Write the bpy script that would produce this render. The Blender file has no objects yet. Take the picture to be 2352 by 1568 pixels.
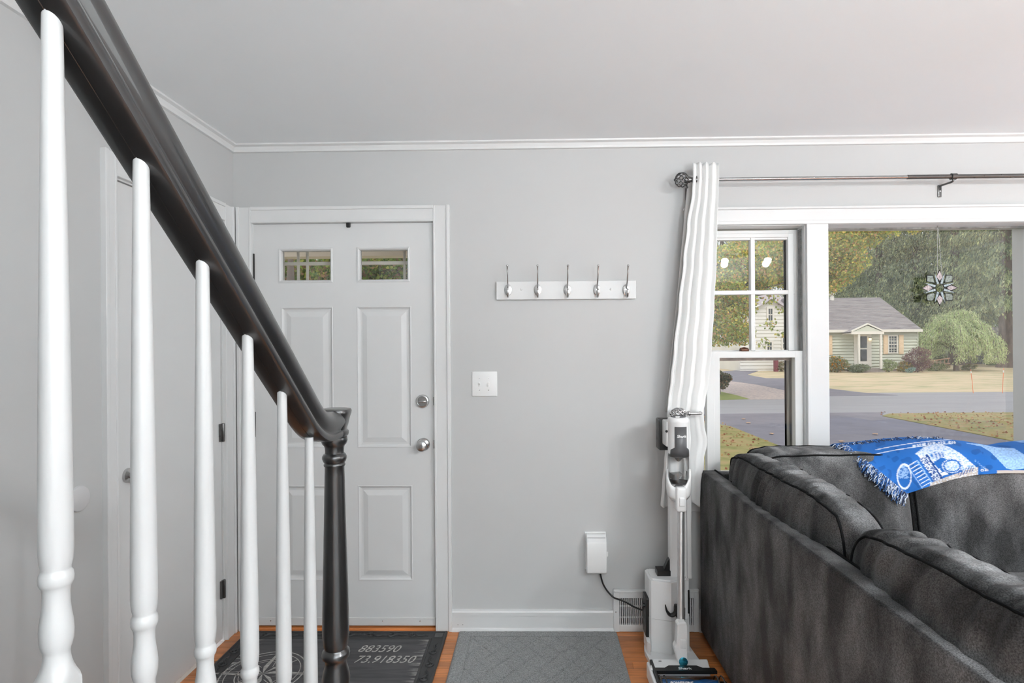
import bpy, bmesh, math, random
import numpy as np
from mathutils import Vector, Matrix, noise

# ------------------------------------------------------------------ camera, sky, light, exposure
IW, IH = 2352, 1568
FOC = 1280.0                       # focal length in pixels of the 2352 x 1568 frame
CAM = Vector((0.0, 0.0, 1.42))
YAW, ROLL = math.radians(1.0), math.radians(0.40)
CX, CY = 1230 - FOC * math.tan(YAW), 800.0
F_ = Vector((-math.sin(YAW), math.cos(YAW), 0)); R_ = Vector((math.cos(YAW), math.sin(YAW), 0)); U_ = Vector((0, 0, 1))
RR = R_ * math.cos(ROLL) - U_ * math.sin(ROLL)
UU = U_ * math.cos(ROLL) + R_ * math.sin(ROLL)
scene = bpy.context.scene
COL = scene.collection
cd = bpy.data.cameras.new('camera')
cd.sensor_fit = 'HORIZONTAL'; cd.sensor_width = 36.0; cd.lens = 36.0 * FOC / IW
cd.shift_x = (IW / 2 - CX) / IW; cd.shift_y = (CY - IH / 2) / IW
cd.clip_start = 0.02; cd.clip_end = 500
cam = bpy.data.objects.new('camera', cd); COL.objects.link(cam)
m3 = Matrix((RR, UU, -F_)).transposed()
cam.matrix_world = Matrix.Translation(CAM) @ m3.to_4x4()
scene.camera = cam

world = bpy.data.worlds.new('overcast_sky'); scene.world = world; world.use_nodes = True
wn = world.node_tree.nodes; bgn = wn['Background']
bgn.inputs[0].default_value = (0.93, 0.96, 1.0, 1); bgn.inputs[1].default_value = 1.26

def area_light(name, loc, rot, sx, sy, power, color=(1, 1, 1)):
    l = bpy.data.lights.new(name, 'AREA'); l.shape = 'RECTANGLE'; l.size = sx; l.size_y = sy
    l.energy = power; l.color = color
    o = bpy.data.objects.new(name, l); o.location = loc; o.rotation_euler = rot; COL.objects.link(o); return o
sun = bpy.data.lights.new('veiled_sun', 'SUN'); sun.energy = 1.2; sun.angle = math.radians(25); sun.color = (1.0, 0.96, 0.9)
so = bpy.data.objects.new('veiled_sun', sun); so.rotation_euler = (math.radians(38), math.radians(12), math.radians(-20)); COL.objects.link(so)
# added fill lights at two unseen windows, behind the camera and at right
area_light('rear_fill_light', (1.4, -3.12, 1.45), (math.radians(90), 0, math.radians(180)), 2.6, 1.5, 210, (0.90, 0.965, 1.0))
area_light('side_fill_light', (4.52, 1.65, 1.45), (math.radians(90), 0, math.radians(90)), 1.5, 1.4, 30, (0.90, 0.965, 1.0))
BULB = 700.0
UPLIGHT = 285.0
vs = scene.view_settings
vs.view_transform = 'Standard'; vs.look = 'None'; vs.gamma = 1.0; vs.use_curve_mapping = False
vs.exposure = -0.06

# ------------------------------------------------------------------ pixel helpers
def ray(px, py):
    return F_ + RR * ((px - CX) / FOC) - UU * ((py - CY) / FOC)
def at_y(px, py, Y):
    d = ray(px, py); return CAM + d * ((Y - CAM.y) / d.y)
def at_x(px, py, X):
    d = ray(px, py); return CAM + d * ((X - CAM.x) / d.x)
def at_z(px, py, Z):
    d = ray(px, py); return CAM + d * ((Z - CAM.z) / d.z)
D = 2.81
def rect(x0, y0, x1, y1, Y=D):
    xm, ym = (x0 + x1) / 2, (y0 + y1) / 2
    return at_y(x0, ym, Y).x, at_y(x1, ym, Y).x, at_y(xm, y1, Y).z, at_y(xm, y0, Y).z

# ------------------------------------------------------------------ mesh builder
class MB:
    def __init__(s): s.v = []; s.f = []; s.cols = None
    def add(s, vs_, fs_):
        o = len(s.v); s.v += [tuple(p) for p in vs_]; s.f += [tuple(i + o for i in f) for f in fs_]; return s
    def box(s, x0, x1, y0, y1, z0, z1):
        x0, x1 = min(x0, x1), max(x0, x1); y0, y1 = min(y0, y1), max(y0, y1); z0, z1 = min(z0, z1), max(z0, z1)
        return s.add([(x0,y0,z0),(x1,y0,z0),(x1,y1,z0),(x0,y1,z0),(x0,y0,z1),(x1,y0,z1),(x1,y1,z1),(x0,y1,z1)],
                     [(0,3,2,1),(4,5,6,7),(0,1,5,4),(1,2,6,5),(2,3,7,6),(3,0,4,7)])
    def bev(s, x0, x1, y0, y1, z0, z1, r=0.004, seg=2):
        b = bmesh.new(); t = MB().box(x0, x1, y0, y1, z0, z1)
        vv = [b.verts.new(p) for p in t.v]
        for f in t.f: b.faces.new([vv[i] for i in f])
        r = min(r, 0.49 * min(abs(x1 - x0), abs(y1 - y0), abs(z1 - z0)))
        bmesh.ops.bevel(b, geom=list(b.edges), offset=r, segments=seg, affect='EDGES', profile=0.5)
        b.verts.index_update()
        s.add([v.co.copy() for v in b.verts], [[v.index for v in f.verts] for f in b.faces]); b.free(); return s
    def prism(s, pts, axis, a0, a1):
        n = len(pts)
        def P(p, a):
            return {'x': (a, p[0], p[1]), 'y': (p[0], a, p[1]), 'z': (p[0], p[1], a)}[axis]
        v = [P(p, a0) for p in pts] + [P(p, a1) for p in pts]
        f = [(i, (i + 1) % n, n + (i + 1) % n, n + i) for i in range(n)] + [tuple(range(n))[::-1], tuple(range(n, 2 * n))]
        return s.add(v, f)
    def lathe(s, prof, origin=(0, 0, 0), n=24, axis='z', cap=True):
        o = Vector(origin); v = []
        for r, h in prof:
            for k in range(n):
                a = 2 * math.pi * k / n; c, q = r * math.cos(a), r * math.sin(a)
                p = {'z': (c, q, h), 'y': (c, h, q), 'x': (h, c, q)}[axis]; v.append(o + Vector(p))
        f = []
        for i in range(len(prof) - 1):
            for k in range(n):
                k2 = (k + 1) % n; f.append((i*n+k, i*n+k2, (i+1)*n+k2, (i+1)*n+k))
        if cap: f += [tuple(range(n))[::-1], tuple(range((len(prof)-1)*n, len(prof)*n))]
        return s.add(v, f)
    def tube(s, pts, r, n=10, cap=True, closed=False, flat=1.0, up0=None):
        pts = [Vector(p) for p in pts]; m = len(pts)
        rs = r if isinstance(r, (list, tuple)) else [r] * m
        v = []; nrm = None
        for i, p in enumerate(pts):
            if closed: t = pts[(i+1) % m] - pts[i-1]
            else: t = pts[min(i+1, m-1)] - pts[max(i-1, 0)]
            t = t.normalized() if t.length > 1e-9 else Vector((0, 0, 1))
            if nrm is None:
                a = Vector(up0) if up0 else (Vector((0, 0, 1)) if abs(t.z) < 0.9 else Vector((1, 0, 0)))
                nrm = (a - t * a.dot(t)).normalized()
            else:
                nrm = nrm - t * nrm.dot(t); nrm = nrm.normalized() if nrm.length > 1e-9 else t.orthogonal().normalized()
            b = t.cross(nrm)
            for k in range(n):
                a = 2 * math.pi * k / n
                v.append(p + (nrm * math.cos(a) + b * math.sin(a) * flat) * rs[i])
        f = []
        for i in range(m if closed else m - 1):
            j = (i + 1) % m
            for k in range(n):
                k2 = (k + 1) % n; f.append((i*n+k, i*n+k2, j*n+k2, j*n+k))
        if cap and not closed: f += [tuple(range(n))[::-1], tuple(range((m-1)*n, m*n))]
        return s.add(v, f)
    def ball(s, c, r, n=16, m=10, sc=(1, 1, 1)):
        c = Vector(c); v = [c + Vector((0, 0, -r * sc[2]))]
        for i in range(1, m):
            ph = -math.pi/2 + math.pi * i / m
            for k in range(n):
                a = 2*math.pi*k/n
                v.append(c + Vector((r*math.cos(ph)*math.cos(a)*sc[0], r*math.cos(ph)*math.sin(a)*sc[1], r*math.sin(ph)*sc[2])))
        v.append(c + Vector((0, 0, r * sc[2]))); f = []
        for k in range(n):
            f.append((0, 1+(k+1) % n, 1+k)); f.append((len(v)-1, 1+(m-2)*n+k, 1+(m-2)*n+(k+1) % n))
        for i in range(m-2):
            for k in range(n):
                k2 = (k+1) % n; f.append((1+i*n+k, 1+i*n+k2, 1+(i+1)*n+k2, 1+(i+1)*n+k))
        return s.add(v, f)
    def grid(s, fn, nu, nv):
        v = [fn(i/nu, j/nv) for j in range(nv+1) for i in range(nu+1)]
        f = [(j*(nu+1)+i, j*(nu+1)+i+1, (j+1)*(nu+1)+i+1, (j+1)*(nu+1)+i) for j in range(nv) for i in range(nu)]
        return s.add(v, f)
    def xform(s, M_): s.v = [tuple(M_ @ Vector(p)) for p in s.v]; return s
    def build(s, name, mat, parent=None, smooth=None, kind=None, label=None):
        me = bpy.data.meshes.new(name); me.from_pydata([tuple(p) for p in s.v], [], s.f)
        b = bmesh.new(); b.from_mesh(me); bmesh.ops.recalc_face_normals(b, faces=list(b.faces))
        b.to_mesh(me); b.free()
        me.materials.append(mat)
        if smooth is not None:
            me.polygons.foreach_set('use_smooth', [True] * len(me.polygons))
            if smooth < 179: me.set_sharp_from_angle(angle=math.radians(smooth))
        return link(name, me, parent, kind, label)

def link(name, me, parent=None, kind=None, label=None):
    o = bpy.data.objects.new(name, me); COL.objects.link(o)
    if parent is not None: attach(o, parent)
    if kind: o['kind'] = kind
    if label: o['label'] = label
    return o
def world_of(o):
    m = o.matrix_basis.copy(); p = o
    while p.parent is not None:
        m = p.parent.matrix_basis @ p.matrix_parent_inverse @ m; p = p.parent
    return m
def attach(o, parent):
    o.parent = parent; o.matrix_parent_inverse = world_of(parent).inverted()
def thing(name, label, cat, loc=(0, 0, 0), group=None):
    o = bpy.data.objects.new(name, None); o.empty_display_size = 0.05; COL.objects.link(o); o.location = loc
    return tag(o, label, cat, group)
def tag(o, label, cat, group=None, kind=None):
    o['label'] = label; o['category'] = cat
    if group: o['group'] = group
    if kind: o['kind'] = kind
    return o
def struct(name, label=None, loc=(0, 0, 0), cat=None):
    o = bpy.data.objects.new(name, None); o.empty_display_size = 0.05; COL.objects.link(o); o.location = loc
    o['kind'] = 'structure'
    if label: o['label'] = label
    if cat: o['category'] = cat
    return o
def S(o, label, cat):
    o['kind'] = 'structure'; o['label'] = label; o['category'] = cat; return o
def copy_part(src, parent, offset=None, mat=None):
    c = src.copy(); COL.objects.link(c)
    if parent is not None: attach(c, parent)
    if offset is not None: c.location = Vector(src.location) + Vector(offset)
    return c
def text_mesh(body, size, shear=0.0, extrude=0.0005, align='LEFT', space=1.0, bold=0.0):
    cu = bpy.data.curves.new('lettering', 'FONT'); cu.body = body; cu.size = size; cu.shear = shear
    cu.extrude = extrude; cu.align_x = align; cu.space_character = space; cu.offset = bold; cu.resolution_u = 4
    o = bpy.data.objects.new('lettering', cu); COL.objects.link(o)
    me = bpy.data.meshes.new_from_object(o.evaluated_get(bpy.context.evaluated_depsgraph_get()))
    COL.objects.unlink(o); bpy.data.objects.remove(o); return me

# ------------------------------------------------------------------ materials
def lin(c):
    c = c / 255.0
    return c / 12.92 if c <= 0.04045 else ((c + 0.055) / 1.055) ** 2.4
def rgb(r, g, b): return (lin(r), lin(g), lin(b), 1.0)
def M(name, col, rough=0.5, metal=0.0, bump=None, var=None, rvar=None, sheen=None, coat=0.0, spec=0.5, emit=None, objrand=None, stretch=None, coords='Object'):
    m = bpy.data.materials.new(name); m.use_nodes = True
    nt = m.node_tree; n = nt.nodes; L = nt.links.new; p = n['Principled BSDF']
    p.inputs['Base Color'].default_value = col; p.inputs['Roughness'].default_value = rough
    p.inputs['Metallic'].default_value = metal; p.inputs['Specular IOR Level'].default_value = spec
    p.inputs['Coat Weight'].default_value = coat
    tc = n.new('ShaderNodeTexCoord'); mp = n.new('ShaderNodeMapping'); L(tc.outputs[coords], mp.inputs[0])
    if stretch: mp.inputs['Scale'].default_value = stretch
    def ntex(scale, detail=4):
        t = n.new('ShaderNodeTexNoise'); t.inputs['Scale'].default_value = scale; t.inputs['Detail'].default_value = detail
        L(mp.outputs[0], t.inputs['Vector']); return t
    if var:
        t = ntex(var[0]); r = n.new('ShaderNodeValToRGB'); L(t.outputs['Fac'], r.inputs[0])
        r.color_ramp.elements[0].position = 0.35; r.color_ramp.elements[1].position = 0.65
        r.color_ramp.elements[0].color = tuple(c * (1 - var[1]) for c in col[:3]) + (1,)
        r.color_ramp.elements[1].color = tuple(min(1, c * (1 + var[1])) for c in col[:3]) + (1,)
        if len(var) > 2: r.color_ramp.elements[1].color = var[2]
        src = r.outputs[0]; L(src, p.inputs['Base Color'])
    if objrand:
        oi = n.new('ShaderNodeObjectInfo'); hs = n.new('ShaderNodeHueSaturation'); mr = n.new('ShaderNodeMapRange')
        mr.inputs['To Min'].default_value = 1 - objrand; mr.inputs['To Max'].default_value = 1 + objrand
        L(oi.outputs['Random'], mr.inputs[0]); L(mr.outputs[0], hs.inputs['Value'])
        if var: L(src, hs.inputs['Color'])
        else: hs.inputs['Color'].default_value = col
        L(hs.outputs[0], p.inputs['Base Color'])
    if rvar:
        t = ntex(rvar[0]); mr = n.new('ShaderNodeMapRange'); L(t.outputs['Fac'], mr.inputs[0])
        mr.inputs['From Min'].default_value = 0.3; mr.inputs['From Max'].default_value = 0.7
        mr.inputs['To Min'].default_value = rvar[1]; mr.inputs['To Max'].default_value = rvar[2]; L(mr.outputs[0], p.inputs['Roughness'])
    if bump:
        t = ntex(bump[0], 6); b = n.new('ShaderNodeBump'); b.inputs['Strength'].default_value = bump[1]
        b.inputs['Distance'].default_value = bump[2] if len(bump) > 2 else 0.002
        L(t.outputs['Fac'], b.inputs['Height']); L(b.outputs[0], p.inputs['Normal'])
    if sheen:
        p.inputs['Sheen Weight'].default_value = sheen[0]; p.inputs['Sheen Roughness'].default_value = sheen[1]
        p.inputs['Sheen Tint'].default_value = sheen[2] if len(sheen) > 2 else (1, 1, 1, 1)
    if emit:
        p.inputs['Emission Color'].default_value = emit[0]; p.inputs['Emission Strength'].default_value = emit[1]
    return m
def glass_mat(name, tint=(1, 1, 1, 1), rough=0.0, gain=1.0):
    m = bpy.data.materials.new(name); m.use_nodes = True; nt = m.node_tree; n = nt.nodes; L = nt.links.new
    n.remove(n['Principled BSDF']); out = n['Material Output']
    t = n.new('ShaderNodeBsdfTransparent'); t.inputs[0].default_value = tint
    g = n.new('ShaderNodeBsdfGlossy'); g.inputs['Roughness'].default_value = rough
    fr = n.new('ShaderNodeFresnel'); fr.inputs[0].default_value = 1.45
    mul = n.new('ShaderNodeMath'); mul.operation = 'MULTIPLY'; mul.inputs[1].default_value = gain; mul.use_clamp = True
    mx = n.new('ShaderNodeMixShader'); L(fr.outputs[0], mul.inputs[0]); L(mul.outputs[0], mx.inputs[0])
    L(t.outputs[0], mx.inputs[1]); L(g.outputs[0], mx.inputs[2]); L(mx.outputs[0], out.inputs[0]); return m
def attr_mat(name, rough=0.7, trans=0.35):
    m = bpy.data.materials.new(name); m.use_nodes = True; nt = m.node_tree; n = nt.nodes; L = nt.links.new
    p = n['Principled BSDF']; a = n.new('ShaderNodeAttribute'); a.attribute_name = 'leaf_colour'
    L(a.outputs['Color'], p.inputs['Base Color']); p.inputs['Roughness'].default_value = rough; p.inputs['Specular IOR Level'].default_value = 0.2
    if trans > 0:
        tl = n.new('ShaderNodeBsdfTranslucent'); L(a.outputs['Color'], tl.inputs[0])
        mx = n.new('ShaderNodeMixShader'); mx.inputs[0].default_value = trans
        L(p.outputs[0], mx.inputs[1]); L(tl.outputs[0], mx.inputs[2]); L(mx.outputs[0], n['Material Output'].inputs[0])
    return m

def grey(v): return (v, v, v, 1)
WALL = M('wall_paint', (0.53, 0.53, 0.525, 1), 0.6, bump=(260, 0.08, 0.0006), var=(1.2, 0.015))
CEIL = M('ceiling_paint', (0.89, 0.91, 0.92, 1), 0.75, bump=(180, 0.08, 0.0006), var=(0.8, 0.012))
TRIM = M('white_trim_paint', (0.69, 0.69, 0.685, 1), 0.35, bump=(60, 0.05, 0.0005), var=(4, 0.012))
DOORP = M('door_paint', (0.67, 0.67, 0.665, 1), 0.4, bump=(90, 0.04, 0.0004), var=(3, 0.012))
CLOSET = M('closet_door_paint', (0.68, 0.68, 0.675, 1), 0.28, bump=(5, 0.05, 0.002), var=(2, 0.02))
WHITEP = M('white_enamel', (0.47, 0.47, 0.466, 1), 0.32, var=(8, 0.012), bump=(70, 0.03, 0.0004))
BLACKP = M('black_varnish', (0.012, 0.0118, 0.012, 1), 0.30, var=(9, 0.25), bump=(220, 0.05, 0.0004), coat=0.5, spec=0.8)
WOOD = M('oak_floor', rgb(194, 122, 68), 0.38, var=(5, 0.22), objrand=0.22, bump=(30, 0.06, 0.0006), stretch=(1, 14, 1), coat=0.25)
NICKEL = M('brushed_nickel', (0.55, 0.545, 0.54, 1), 0.27, 1.0, var=(90, 0.06))
DARKMET = M('antique_pewter', (0.16, 0.158, 0.155, 1), 0.33, 1.0, rvar=(60, 0.25, 0.42))
BRONZE = M('dark_hinge_metal', (0.05, 0.048, 0.046, 1), 0.4, 0.8, rvar=(60, 0.3, 0.5))
BLACK = M('black_plastic', (0.012, 0.012, 0.012, 1), 0.35, rvar=(40, 0.3, 0.45))
DARK = M('dark_void', (0.006, 0.006, 0.006, 1), 0.9, var=(10, 0.1))
PLASTIC = M('white_plastic', (0.80, 0.80, 0.79, 1), 0.32, var=(10, 0.008))
GLASS = glass_mat('window_glass', gain=1.0)
# ------------------------------------------------------------------ room shell
XL = at_y(538, 800, D).x            # left wall
XR, YB, ZC = 4.6, -3.2, at_y(538, 335, D).z
WT = 0.17                           # outside wall thickness
rng = random.Random(7)

# floor: plain base, real planks where the picture shows the boards
PY0, PX1 = 1.72, 1.05
fb = MB().box(XL, XR, YB, PY0, -0.14, 0.0).box(PX1, XR, PY0, D, -0.14, 0.0).box(XL, PX1, PY0, D + 0.06, -0.14, -0.006)
floor = S(fb.build('floor', WOOD), 'orange brown oak strip floor', 'floor')
pw = 0.057; y = D + 0.003; row = 0
plank_cache = {}
while y > PY0 + 0.02:
    x = XL - rng.uniform(0, 0.5)
    while x < PX1:
        ln = rng.choice([0.45, 0.6, 0.75, 0.9]); a, b = max(x, XL), min(x + ln, PX1)
        if b - a > 0.03:
            MB().bev(a + 0.0004, b - 0.0004, y - pw + 0.0004, y - 0.0004, -0.012, 0.0, 0.0012, 1).build('plank', WOOD, floor)
        x += ln
    y -= pw

def ring_wall(mb, axis, a, b, us, zs, holes):
    for i in range(len(us) - 1):
        for j in range(len(zs) - 1):
            um, zm = (us[i] + us[i+1]) / 2, (zs[j] + zs[j+1]) / 2
            if any(h[0] < um < h[1] and h[2] < zm < h[3] for h in holes): continue
            if axis == 'y': mb.box(us[i], us[i+1], a, b, zs[j], zs[j+1])
            else: mb.box(a, b, us[i], us[i+1], zs[j], zs[j+1])
    return mb
# openings in the front wall
dx0, dx1, _, dz1 = rect(580, 509, 1001, 1440)          # front door rough opening
DOOR_X0, DOOR_X1, DOOR_Z1 = dx0, dx1, dz1
wx0 = at_y(1612, 800, D).x; wxm0 = at_y(1853, 800, D).x; wxm1 = at_y(1900, 800, D).x
wx1 = 2.52; wz1 = at_y(1800, 514, D).z; wz0 = 0.72
WZ0, WZ1 = wz0, wz1
holes = [(dx0, dx1, -1, dz1), (wx0, wxm0, wz0, wz1), (wxm1, wx1, wz0, wz1)]
us = sorted({XL - 0.12, XR + 0.12, dx0, dx1, wx0, wxm0, wxm1, wx1}); zs = sorted({-0.14, ZC + 0.1, dz1, wz0, wz1})
S(ring_wall(MB(), 'y', D, D + WT, us, zs, holes).build('wall_front', WALL), 'light grey painted wall with the front door and window', 'wall')
# closet opening in the left wall
cy0, cy1 = at_x(262, 1113, XL).y, at_x(517, 1340, XL).y
cz1 = at_x(262, 402, XL).z
holes = [(cy0, cy1, -1, cz1)]
S(ring_wall(MB(), 'x', XL - 0.12, XL, sorted({YB, D + 0.0, cy0, cy1}), sorted({-0.14, ZC + 0.1, cz1}), holes).build('wall_left', WALL), 'light grey side wall with the flush closet door', 'wall')
# openings for two added windows, rear and right, where the fill lights sit
S(ring_wall(MB(), 'y', YB - 0.12, YB, sorted({XL - 0.12, XR + 0.12, 0.1, 2.7}), sorted({-0.14, ZC + 0.1, 0.7, 2.2}), [(0.1, 2.7, 0.7, 2.2)]).build('wall_rear', WALL), 'light grey wall behind the living room', 'wall')
S(ring_wall(MB(), 'x', XR, XR + 0.12, sorted({YB, D + 0.0, 0.9, 2.4}), sorted({-0.14, ZC + 0.1, 0.75, 2.15}), [(0.9, 2.4, 0.75, 2.15)]).build('wall_right', WALL), 'light grey wall on the sofa end of the room', 'wall')
# ceiling with the stairwell opening
SX0, SX1, SY1 = XL, -0.36, 0.02
cb = MB()
for (a, b, c, d_) in ((XL - 0.12, SX1, SY1, D + WT), (SX1, XR + 0.12, YB - 0.12, D + WT), (XL - 0.12, SX1, YB - 0.12, -2.6)):
    cb.box(a, b, c, d_, ZC, ZC + 0.1)
S(cb.build('ceiling', CEIL), 'smooth off white painted ceiling', 'ceiling')
sh = MB().box(XL - 0.12, XL, -2.7, SY1 + 0.1, ZC + 0.1, 4.4).box(SX1, SX1 + 0.1, -2.7, SY1 + 0.1, ZC + 0.1, 4.4)
sh.box(XL, SX1, SY1, SY1 + 0.1, ZC + 0.1, 4.4).box(XL, SX1, -2.7, -2.6, ZC + 0.1, 4.4).box(XL - 0.12, SX1 + 0.1, -2.7, SY1 + 0.1, 4.4, 4.5)
S(sh.build('wall_stairwell', WALL), 'light grey walls of the stairwell going up', 'wall')

# crown moulding
zc = ZC
cprof = lambda s, w: [(w, zc), (w + s*0.036, zc), (w + s*0.034, zc - 0.007), (w + s*0.020, zc - 0.013), (w + s*0.014, zc - 0.026), (w + s*0.012, zc - 0.036), (w, zc - 0.038)]
t1 = struct('trim_1', 'thin white crown moulding along the ceiling', (0, D, ZC), 'moulding')
MB().prism(cprof(-1, D), 'x', XL, XR).build('crown', TRIM, t1)
MB().prism(cprof(1, XL), 'y', SY1, D).build('crown', TRIM, t1)
MB().prism(cprof(-1, XR), 'y', YB, D).build('crown', TRIM, t1)

def casing(root, horizontal, u0, u1, v0, v1, wall, axis, outer):
    """flat casing with a raised outer band; outer = side of the band"""
    s = -1
    mb = MB()
    if axis == 'y':
        f = lambda a, b, c, d_, t: mb.bev(a, b, wall - t, wall + 0.002 + t*0.01, c, d_, 0.0025, 2)
    else:
        f = lambda a, b, c, d_, t: mb.bev(wall - 0.002 - t*0.01, wall + t, a, b, c, d_, 0.0025, 2)
    f(u0, u1, v0, v1, 0.014)
    bw = 0.016
    e = 0.0009
    if outer == 'lo': f(u0 - e, u0 + bw, v0, v1 + e, 0.021)
    if outer == 'hi': f(u1 - bw, u1 + e, v0, v1 + e, 0.021)
    if outer == 'top': f(u0, u1, v1 - bw, v1 + e, 0.021)
    iw = 0.010
    if outer == 'lo': f(u1 - iw, u1 + e, v0, v1 - e, 0.0175)
    if outer == 'hi': f(u0 - e, u0 + iw, v0, v1 - e, 0.0175)
    if outer == 'top': f(u0, u1, v0 - e, v0 + iw, 0.0175)
    return mb.build('casing', TRIM, root)
# front door casing
t2 = struct('trim_2', 'white moulded casing around the front door', (0, D, 0), 'door casing')
ox0, ox1, _, oz1 = rect(549, 475, 1036, 1450)
casing(t2, False, ox0, dx0 + 0.004, 0.0, oz1, D, 'y', 'lo')
casing(t2, False, dx1 - 0.004, ox1, 0.0, oz1, D, 'y', 'hi')
casing(t2, True, dx0 + 0.004, dx1 - 0.004, dz1 - 0.004, oz1, D, 'y', 'top')
# closet casing
t3 = struct('trim_3', 'white moulded casing around the closet door', (XL, 2.4, 0), 'door casing')
ly0 = at_x(233, 800, XL).y; lz1 = at_x(230, 338, XL).z
casing(t3, False, ly0, cy0 + 0.004, 0.0, lz1, XL, 'x', 'lo')
casing(t3, False, cy1 - 0.004, D - 0.024, 0.0, lz1, XL, 'x', 'hi')
casing(t3, True, cy0 + 0.004, cy1 - 0.004, cz1 - 0.004, lz1, XL, 'x', 'top')
# baseboard between the door casing and the register
gx0, gx1, gz0, gz1 = rect(1409, 1355, 1607, 1449, D - 0.02)
bx0, bx1 = ox1 - 0.001, gx0 + 0.001
bprof = [(D, 0), (D - 0.022, 0), (D - 0.0215, 0.006), (D - 0.017, 0.014), (D - 0.0125, 0.018), (D - 0.0125, 0.078), (D - 0.018, 0.08), (D - 0.0185, 0.096), (D - 0.014, 0.104), (D - 0.004, 0.107), (D, 0.107)]
bb = S(MB().prism(bprof, 'x', bx0, bx1).build('baseboard_front', TRIM), 'white moulded baseboard between the door casing and the floor register', 'baseboard')
S(MB().prism(bprof, 'x', gx1 - 0.001, XR).build('baseboard_window', TRIM), 'white baseboard under the window behind the sofa', 'baseboard')
lprof = [(XL, 0), (XL + 0.0125, 0), (XL + 0.0125, 0.09), (XL, 0.1)]
S(MB().prism(lprof, 'y', 1.60, ly0).build('baseboard_left', TRIM), 'white baseboard beside the closet casing', 'baseboard')
for px_ in (1052, 1063):
    p = at_y(px_, 1434, D - 0.012)
    MB().lathe([(0.0016, -0.001), (0.0016, 0.0015)], (p.x, p.y - 0.0008, p.z), 8, 'y').build('nail_head', BRONZE, bb)

# ------------------------------------------------------------------ front door
dr = struct('door_1', 'white panelled front door with two small glass lights', (0, D, 0), 'door')
jm = MB()
jm.box(dx0, dx0 + 0.006, D - 0.001, D + WT, 0, dz1).box(dx1 - 0.006, dx1, D - 0.001, D + WT, 0, dz1).box(dx0, dx1, D - 0.001, D + WT, dz1 - 0.005, dz1)
jm.box(dx0, dx0 + 0.02, D + 0.062, D + 0.085, 0, dz1).box(dx1 - 0.02, dx1, D + 0.062, D + 0.085, 0, dz1).box(dx0, dx1, D + 0.062, D + 0.085, dz1 - 0.02, dz1)
jm.build('jamb', TRIM, dr)
MB().bev(dx0, dx1, D - 0.003, D + 0.15, -0.012, 0.008, 0.004).build('threshold', WOOD, dr)
sx0, sx1, _, sz1 = rect(584, 513, 998, 1438, D + 0.012)
sz0 = 0.016; SF, SB = D + 0.012, D + 0.056
panels = [rect(646, 706, 764, 1030, SF), rect(820, 703, 943, 1028, SF), rect(652, 1117, 768, 1335, SF), rect(823, 1114, 948, 1333, SF)]
lights = [rect(641, 572, 763, 649, SF), rect(821, 569, 940, 646, SF)]
# straighten the two columns
pxs = [(min(panels[0][0], panels[2][0]), max(panels[0][1], panels[2][1])), (min(panels[1][0], panels[3][0]), max(panels[1][1], panels[3][1]))]
panels = [(pxs[0][0], pxs[0][1]) + panels[0][2:], (pxs[1][0], pxs[1][1]) + panels[1][2:], (pxs[0][0], pxs[0][1]) + panels[2][2:], (pxs[1][0], pxs[1][1]) + panels[3][2:]]
panels[0] = panels[0][:2] + panels[1][2:]; panels[2] = panels[2][:2] + panels[3][2:]
lights[0] = lights[0][:2] + lights[1][2:]
hl = panels + lights
sus = sorted({sx0, sx1} | {h[0] for h in hl} | {h[1] for h in hl}); szs = sorted({sz0, sz1} | {h[2] for h in hl} | {h[3] for h in hl})
slab = MB()
ring_wall(slab, 'y', SF, SB, sus, szs, hl).build('slab', DOORP, dr)
def rings(mb, X0, X1, Z0, Z1, steps, close=True):
    v = []
    for ins, yy in steps:
        v += [(X0+ins, yy, Z0+ins), (X1-ins, yy, Z0+ins), (X1-ins, yy, Z1-ins), (X0+ins, yy, Z1-ins)]
    f = []
    for i in range(len(steps) - 1):
        for k in range(4):
            k2 = (k+1) % 4; f.append((4*i+k, 4*i+k2, 4*i+4+k2, 4*i+4+k))
    if close: n = 4*(len(steps)-1); f.append((n, n+1, n+2, n+3))
    return mb.add(v, f)
for p in panels:
    rings(MB(), *p, [(0, SF), (0.003, SF - 0.0015), (0.006, SF - 0.001), (0.012, SF + 0.007), (0.018, SF + 0.009), (0.026, SF + 0.009), (0.05, SF + 0.002), (0.052, SF + 0.0015)]).build('panel', DOORP, dr)
for p in lights:
    fr = rings(MB(), *p, [(-0.004, SF), (-0.002, SF - 0.004), (0.004, SF - 0.006), (0.010, SF + 0.002), (0.011, SF + 0.02), (0.011, SF + 0.036)], close=False).build('light_frame', TRIM, dr)
    MB().box(p[0] + 0.009, p[1] - 0.009, SF + 0.020, SF + 0.024, p[2] + 0.009, p[3] - 0.009).build('pane', GLASS, fr)
# bottom sweep with its screws
q = rect(597, 1419, 1004, 1437, SF)
sw = MB().bev(sx0 + 0.004, sx1 - 0.002, SF - 0.005, SF + 0.001, 0.018, 0.057, 0.0015).build('sweep', DOORP, dr)
for k in range(5):
    x = sx0 + 0.08 + k * (sx1 - sx0 - 0.16) / 4
    MB().ball((x, SF - 0.005, 0.042), 0.003, 8, 6, (1, 0.4, 1)).build('screw', NICKEL, sw)
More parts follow.
